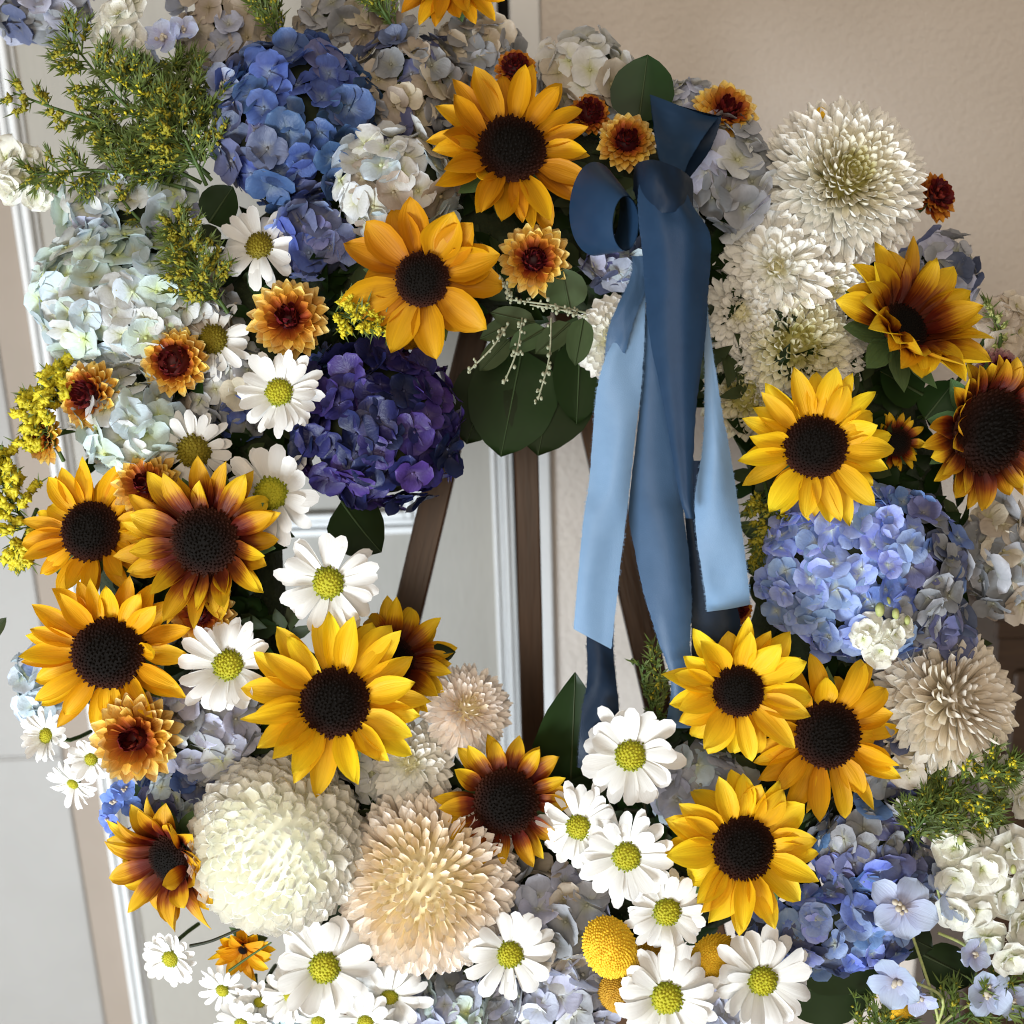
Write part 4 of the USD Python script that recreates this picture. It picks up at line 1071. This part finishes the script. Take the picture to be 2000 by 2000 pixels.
def delphinium(spots, label, h, mat='delph', stems=(), buds=(), name='delphinium', cat='delphinium'):
    r_ = np.random.default_rng(int(spots[0][0] + spots[0][1]))
    o = wl(spots[0][0] * S, spots[0][1] * S, h)
    t = thing(name, label, cat, o)
    kk = scale(h) * S
    for (x, y, s, nx, ny, dz) in spots:
        pos = wl(x * S, y * S, h + dz) - o
        R_ = basis((nx, ny, 1), r_.uniform(0, 6))
        fl = place(floret(s * kk, k=5, cupa=26, r_=r_, w=.50, ruffle=.08, bead=False), R_, pos).put(t, 'floret', M[mat])
        bb = Bag()
        for q in range(7):
            m = trimesh.creation.icosphere(1, s * kk * .10 * r_.uniform(.6, 1.1))
            bb.add(np.array(m.vertices) * [1, 1, 1.6] + r_.normal(0, .09, 3) * s * kk * [1, 1, .3] + [0, 0, s * kk * .16], np.array(m.faces), np.array(m.vertices))
        place(bb, R_, pos).put(t, 'bee', M['bee'])
        # the spur behind the flower
        P, N = tube(spline([pos - R_[:, 2] * .002, pos - R_[:, 2] * s * kk * .5, pos - R_[:, 2] * s * kk * .9 + R_[:, 0] * s * kk * .3], 6), np.linspace(.16, .03, 6) * s * kk, 6)
        bg = Bag(); bg.grid(P, N, closed=True); bg.put(t, 'spur', M[mat])
    for line in stems:
        pts = [wl(x * S, y * S, h + dz) - o for (x, y, dz) in line]
        P, N = tube(spline(pts, 12), .0011, 6)
        bg = Bag(); bg.grid(P, N, closed=True); bg.put(t, 'stem', M['budgreen'])
    for (x, y, s) in buds:
        m = trimesh.creation.icosphere(2, 1.0)
        v = np.array(m.vertices) * np.array([.6, 1.1, .6]) * s * kk + (wl(x * S, y * S, h) - o)
        put(t, 'bud', v, np.array(m.faces), M[mat], np.array(m.vertices), np.zeros((len(v), 2)))


delphinium([(1702, 1712, 60, -.1, .12, 0)], 'open pale blue delphinium flower with a cream eye at lower right', .088, stems=[((1702, 1712, -.01), (1730, 1790, -.02), (1765, 1900, -.02), (1780, 1990, -.03))])
delphinium([(1690, 1850, 52, -.55, -.3, 0), (1735, 1880, 40, -.3, -.6, -.008)], 'pale delphinium sprig turned left, below the open one', .08, stems=[((1720, 1850, -.004), (1780, 1890, -.01), (1740, 1990, -.02))])
delphinium([(1795, 1700, 46, .55, .4, 0), (1775, 1660, 34, .2, .7, -.004)], 'pale delphinium sprig turned away, left of the ivory stock', .066, stems=[((1760, 1640, -.004), (1775, 1700, -.006), (1790, 1740, -.006))])
delphinium([(1860, 1870, 50, .1, -.1, 0), (1835, 1800, 34, .4, .2, .004), (1908, 1885, 40, .4, -.1, -.004)], 'bluish delphinium sprig in the bottom right corner', .07, stems=[((1835, 1800, -.004), (1815, 1780, -.006), (1770, 1760, -.008)), ((1860, 1880, -.01), (1790, 1920, -.012), (1730, 1990, -.02))])
delphinium([(218, 1512, 30, -.3, .1, 0), (235, 1490, 26, .1, .4, .003), (205, 1545, 26, -.4, -.3, 0), (232, 1575, 24, -.2, -.5, -.004), (248, 1520, 24, .3, 0, -.002)], 'vivid blue delphinium under the small daisies on the left', .062, mat='delphblue')
delphinium([(310, 75, 40, -.2, .2, 0), (345, 60, 32, .3, .3, 0), (285, 110, 26, -.5, -.2, 0), (420, 160, 40, .2, 0, .004), (400, 190, 28, -.2, -.3, 0)], 'lilac delphinium sprig above the green sprays at upper left', .058)
delphinium([(285, 1305, 30, .1, .3, 0), (318, 1312, 30, .2, .3, 0)], 'pair of small lilac delphinium florets between the golden sunflower and the rusty mum', .062)

# ---------------------------------------------------------------- feathery sprays
gp = None
spray((395, 330), (120, 60), .05, .065, 'green feathery spray reaching to the top left corner', 35, 93, ('needleyel', 'needle'), 16, 4.5, needles=34, name='feathery_spray', cat='foliage')
spray((400, 340), (230, 130), .055, .07, 'dense green feathery spray in the middle of the upper left', 35, 87, ('golden', 'needle'), 8, 4, needles=40, name='feathery_spray', cat='foliage')
spray((390, 350), (300, 180), .06, .072, 'green spray with olive tips left of the deep blue hydrangea', 30, 87, ('needleyel', 'needle'), 22, 5, needles=36, name='feathery_spray', cat='foliage')
spray((370, 360), (60, 330), .05, .058, 'green spray pointing left to the white stock', 30, 68, ('needleyel', 'needle'), 12, 4, needles=26, name='feathery_spray', cat='foliage')
spray((420, 330), (330, 120), .045, .055, 'dark feathery spray just left of the deep blue hydrangea', 34, 85, ('needleyel', 'needle'), 6, 4, needles=44, name='feathery_spray', cat='foliage')
spray((380, 345), (170, 215), .045, .055, 'dark feathery spray low in the upper left greenery', 34, 80, ('needleyel', 'needle'), 8, 4, needles=44, name='feathery_spray', cat='foliage')
spray((250, 250), (25, 175), .055, .06, 'olive goldenrod tip against the wall at upper left', 12, 55, ('needleyel', 'needle'), 26, 5, needles=10)
spray((560, 130), (480, -30), .03, .05, 'green stems rising to the top edge above the blue hydrangea', 22, 75, ('needleyel', 'needle'), 6, 4, needles=22, spread=25, name='feathery_spray', cat='foliage')
spray((760, 80), (690, -40), .03, .045, 'green spray at the top edge left of the cut-off sunflower', 22, 75, ('needleyel', 'needle'), 6, 4, needles=24, spread=30, name='feathery_spray', cat='foliage')
spray((430, 590), (330, 420), .066, .076, 'olive goldenrod between the mint hydrangea and the dim daisy', 40, 70, ('needleyel', 'needle'), 22, 5, needles=26)
spray((330, 480), (195, 330), .05, .06, 'thin goldenrod twig over the pale hydrangea at upper left', 8, 40, ('needleyel', 'needle'), 14, 4, needles=8)
spray((620, 590), (735, 615), .075, .085, 'yellow goldenrod right of the rusty mum, above the purple hydrangea', 22, 48, ('golden', 'needle'), 30, 5, needles=6)
spray((120, 870), (55, 745), .045, .06, 'bright yellow goldenrod beside the rusty mums at the left edge', 24, 55, ('golden', 'needle'), 30, 7, needles=4)
spray((150, 800), (118, 690), .045, .055, 'bright yellow goldenrod behind the rusty mum facing left', 22, 50, ('golden', 'needle'), 30, 7, needles=3)
spray((60, 1000), (5, 840), .035, .05, 'tall yellow goldenrod at the left edge beside the golden sunflower', 30, 60, ('golden', 'needle'), 34, 7, needles=8)
spray((70, 960), (20, 1060), .035, .045, 'low yellow goldenrod left of the golden sunflower', 22, 50, ('golden', 'needle'), 30, 7, needles=6)
spray((1440, 900), (1430, 1060), .035, .045, 'olive goldenrod between the right ribbon tail and the blue hydrangea', 30, 60, ('needleyel', 'needle'), 20, 6, needles=14)
spray((1690, 1530), (1910, 1440), .05, .06, 'green feathery spray with yellow specks at the lower right', 39, 75, ('golden', 'needle'), 8, 4.5, needles=34, name='feathery_spray', cat='foliage')
spray((1700, 1560), (1880, 1530), .05, .055, 'green feathery spray above the ivory stock', 30, 75, ('golden', 'needle'), 8, 4.5, needles=36, name='feathery_spray', cat='foliage')
spray((1700, 1590), (1770, 1480), .055, .06, 'dark feathery spray right of the golden sunflower at lower right', 26, 62, ('needleyel', 'needle'), 6, 4, needles=34, name='feathery_spray', cat='foliage')
spray((1730, 1960), (1935, 1800), .045, .055, 'green feathery spray in the bottom right corner', 35, 75, ('needleyel', 'needle'), 5, 4, needles=36, name='feathery_spray', cat='foliage')
spray((1600, 1960), (1690, 1890), .045, .05, 'green feathery spray at the bottom edge under the wide dark leaf', 22, 62, ('needleyel', 'needle'), 5, 4, needles=34, name='feathery_spray', cat='foliage')
spray((1250, 1390), (1205, 1250), .05, .07, 'thin green sprig rising in the hole beside the lowest ribbon end', 10, 30, ('stem', 'needle'), 9, 4, needles=5, spread=35, name='sprig', cat='foliage')
spray((1245, 1370), (1232, 1225), .055, .066, 'fuller green sprig against the right easel leg', 12, 32, ('needleyel', 'needle'), 5, 4, needles=16, spread=30, name='sprig', cat='foliage')
spray((1880, 690), (1860, 570), .045, .05, 'small green sprig in front of the pale stock at the right edge', 8, 22, ('budgreen', 'needle'), 8, 5, needles=4, spread=35, name='sprig', cat='foliage')


# bare twigs crossing the lower flowers
def twig(pts, h, label, r=.0013, mat='stemdark'):
    o = wl(pts[0][0] * S, pts[0][1] * S, h)
    t = thing('twig', label, 'twig', o)
    P, N = tube(spline([wl(x * S, y * S, h + .001 * i) - o for i, (x, y) in enumerate(pts)], 10), np.linspace(r, r * .6, 10), 6)
    bg = Bag(); bg.grid(P, N, closed=True); bg.put(t, 'stem', M[mat])


twig([(358, 1785), (400, 1775), (455, 1752), (478, 1750)], .07, 'dark twig crossing above the small golden bloom at lower left')
twig([(432, 1832), (470, 1805), (512, 1778)], .072, 'thin green stem over the small golden bloom at lower left', .001, 'stem')
twig([(1205, 1478), (1212, 1500), (1218, 1530)], .082, 'dark stem under the daisy below the ribbon ends', .0018)
twig([(1178, 1528), (1200, 1530), (1222, 1532)], .08, 'dark side stem between the lower daisies', .0018)

# ---------------------------------------------------------------- ribbon bow (picture units of 2000)
bow = thing('ribbon_bow', 'blue velvet ribbon bow with long tails toned lit and shaded hanging into the hole', 'ribbon bow')


def ribbon(rows, name, mat, n=48, nw=17, bulge=.004, fray=True, wob=.0022, seed=0, label=None, pleat=0.0):
    """A ribbon through rows of (left x, left y, right x, right y, h)."""
    rows = np.array(rows, float); n = n * 3
    A = spline(np.array([wl(r[0], r[1], r[4]) for r in rows]), n)
    B = spline(np.array([wl(r[2], r[3], r[4] + (r[5] if len(r) > 5 else 0)) for r in rows]), n)
    s = np.linspace(0, 1, nw)
    P = A[:, None] * (1 - s)[None, :, None] + B[:, None] * s[None, :, None]
    u = np.linspace(0, 1, n)
    wd_ = np.clip(np.linalg.norm(B - A, axis=1) / .030, 0, 1)[:, None]
    P[..., 2] += wd_ * bulge * (4 * s * (1 - s))[None] + wd_ * wob * np.sin(u * 9 + seed)[:, None] * np.cos(s * 5 + seed)[None]
    P[..., 2] += pleat * np.cos(s * 17 + u[:, None] * 2.2 + seed) * (np.clip(1 - u, 0, 1) ** 1.2)[:, None]
    P[..., 2] += .00035 * (meshkit.fbm(np.stack(np.broadcast_arrays(u[:, None] * 5, s[None] * 2, 0. * s[None] + seed), -1), 3, seed) - .5) * 4
    jag = (meshkit.fbm(np.stack([u * 140, u * 0 + seed, u * 0], -1), 3) - .5)
    P[:, 0, 0] += jag * .0008
    P[:, -1, 0] -= jag[::-1] * .0008
    N_ = grid_normals(P)
    if N_[n // 2, nw // 2, 2] < 0:
        N_ = -N_
    # front and back faces half a millimetre apart
    bg = Bag(); bg.grid(*oriented(P, N_))
    bg.grid(*oriented(P - N_ * .0006, -N_))
    bg.put(bow, name, M[mat], label=label)
    if fray:
        fb = Bag(); r_ = np.random.default_rng(seed + 1)
        for e, o in ((0, -1), (nw - 1, 1)):
            d = P[:, e] - P[:, e - o]
            d /= np.linalg.norm(d, axis=1, keepdims=True)
            for j in range(420):
                q = r_.uniform(0, n - 1.001); i = int(q)
                p = P[i, e] * (1 - q + i) + P[i + 1, e] * (q - i)
                tn = P[i + 1, e] - P[i, e]; tn /= max(np.linalg.norm(tn), 1e-9)
                dd = d[i] + tn * r_.normal(0, .5) + np.array([0, 0, r_.normal(0, .3)])
                ln = r_.uniform(.0003, .0016)
                c = np.cross(dd, [0, 0, 1.]); c = c / max(np.linalg.norm(c), 1e-9) * .00007
                Q = np.stack([np.stack([p - c, p + c]), np.stack([p + dd * ln * .6 - c, p + dd * ln * .6 + c]), np.stack([p + dd * ln - c * .3, p + dd * ln + c * .3])])
                fb.grid(Q)
        fb.put(bow, 'frayed_edge', M[mat])


# tails, back to front
ribbon([(1150, 1160, 1200, 1160, .080), (1146, 1245, 1198, 1265, .080), (1147, 1330, 1201, 1310, .080), (1135, 1400, 1208, 1380, .078), (1128, 1500, 1215, 1500, .07)], 'tail', 'ribdeepshade', seed=1, label='navy end showing below the left light tail')
ribbon([(1330, 900, 1372, 900, .088), (1338, 1010, 1380, 1010, .086), (1345, 1100, 1400, 1100, .084), (1350, 1190, 1440, 1190, .082), (1350, 1300, 1450, 1300, .08), (1340, 1420, 1440, 1420, .075)], 'tail', 'ribdeepshade', seed=2, label='navy tail between the steel blue and the right light tail')
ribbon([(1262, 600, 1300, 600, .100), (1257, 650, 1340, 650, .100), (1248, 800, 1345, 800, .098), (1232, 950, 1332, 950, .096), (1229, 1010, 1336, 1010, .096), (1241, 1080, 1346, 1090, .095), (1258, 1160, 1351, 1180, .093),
        (1285, 1250, 1348, 1265, .09), (1310, 1330, 1360, 1330, .085), (1300, 1420, 1380, 1420, .075)], 'tail', 'ribhalflit', seed=3, bulge=.006, label='steel blue middle tail')
ribbon([(1355, 590, 1380, 590, .104), (1373, 650, 1387, 650, .104), (1376, 780, 1408, 790, .103), (1372, 880, 1424, 870, .102), (1358, 970, 1437, 950, .102), (1361, 1050, 1448, 1030, .101), (1371, 1120, 1456, 1100, .099), (1378, 1165, 1462, 1150, .095), (1381, 1195, 1465, 1181, .085)], 'tail', 'riblit', seed=4, bulge=.004, label='light blue right tail')
ribbon([(1236, 500, 1268, 500, .106), (1232, 540, 1262, 560, .108), (1205, 600, 1243, 612, .111), (1187, 648, 1226, 668, .109), (1182, 705, 1216, 728, .101), (1184, 770, 1214, 785, .096)], 'fold', 'ribhalflit', n=24, seed=5, bulge=.002, label='shaded fold at the top of the left light tail')
ribbon([(1248, 560, 1262, 560, .104), (1222, 630, 1259, 640, .105), (1186, 690, 1256, 700, .106), (1166, 760, 1251, 770, .106), (1158, 850, 1241, 850, .106), (1150, 950, 1230, 950, .105), (1141, 1005, 1223, 1010, .105), (1131, 1100, 1211, 1110, .104), (1120, 1228, 1194, 1268, .100)], 'tail', 'riblit', seed=6, bulge=.003, label='light blue left tail')
ribbon([(1262, 322, 1330, 342, .118), (1246, 372, 1350, 400, .124), (1247, 430, 1384, 452, .126), (1255, 495, 1389, 500, .124), (1260, 565, 1384, 570, .121), (1268, 655, 1378, 655, .118), (1297, 800, 1359, 800, .115), (1324, 955, 1353, 950, .112), (1340, 1012, 1358, 1014, .110)], 'tail', 'ribshade', n=60, seed=7, bulge=.009, fray=False, pleat=.0009, label='navy front tail narrowing downwards')
# upper loop: front and its turned-back edge
ribbon([(1298, 342, 1332, 352, .118), (1283, 290, 1345, 315, .117), (1276, 235, 1372, 270, .113), (1270, 185, 1402, 228, .106)], 'loop', 'ribshade', n=24, seed=8, bulge=-.004, fray=False, label='upper loop standing up from the knot')
ribbon([(1270, 185, 1402, 228, .105), (1284, 215, 1408, 232, .097), (1300, 270, 1388, 290, .094), (1310, 340, 1342, 352, .10)], 'loop', 'ribdeepshade', n=24, seed=9, bulge=-.004, fray=False, label='back of the upper loop')


def loop(e0, e1, h0, h1, mat):
    th = np.linspace(0, 2 * np.pi, 40)
    s = np.linspace(0, 1, 12)
    rows = []
    for q in s:
        cx, cy, rx, ry = [e0[i] * (1 - q) + e1[i] * q for i in range(4)]
        cy -= 0
        hh = h0 * (1 - q) + h1 * q + .006 * math.sin(math.pi * q)
        rows.append([wl(cx + rx * math.cos(a) * (1 + .03 * math.sin(2 * a)), cy - ry * math.sin(a), hh + .010 * math.sin(a) - .004 * math.cos(a)) for a in th])
    P = np.array(rows)
    N_ = grid_normals(P)
    c = P.mean((0, 1))
    if (N_ * (P - c)).sum() < 0:
        N_ = -N_
    bg = Bag(); bg.grid(*oriented(P, N_)); bg.grid(*oriented(P - N_ * .0006, -N_))
    bg.put(bow, 'loop', M[mat], label='left loop of the bow')


loop((1162, 408, 50, 92), (1222, 436, 26, 54), .085, .122, 'ribshade')
# knot: a wrinkled wrap round the middle
ribbon([(1238, 326, 1236, 372, .108), (1250, 316, 1246, 392, .122), (1276, 312, 1272, 412, .131), (1306, 320, 1302, 416, .133), (1334, 334, 1334, 412, .127), (1352, 350, 1354, 402, .110)], 'knot', 'ribdeepshade', n=20, seed=11, bulge=.004, fray=False, label='navy band pinching the bow')
print('meshes', MESHES)
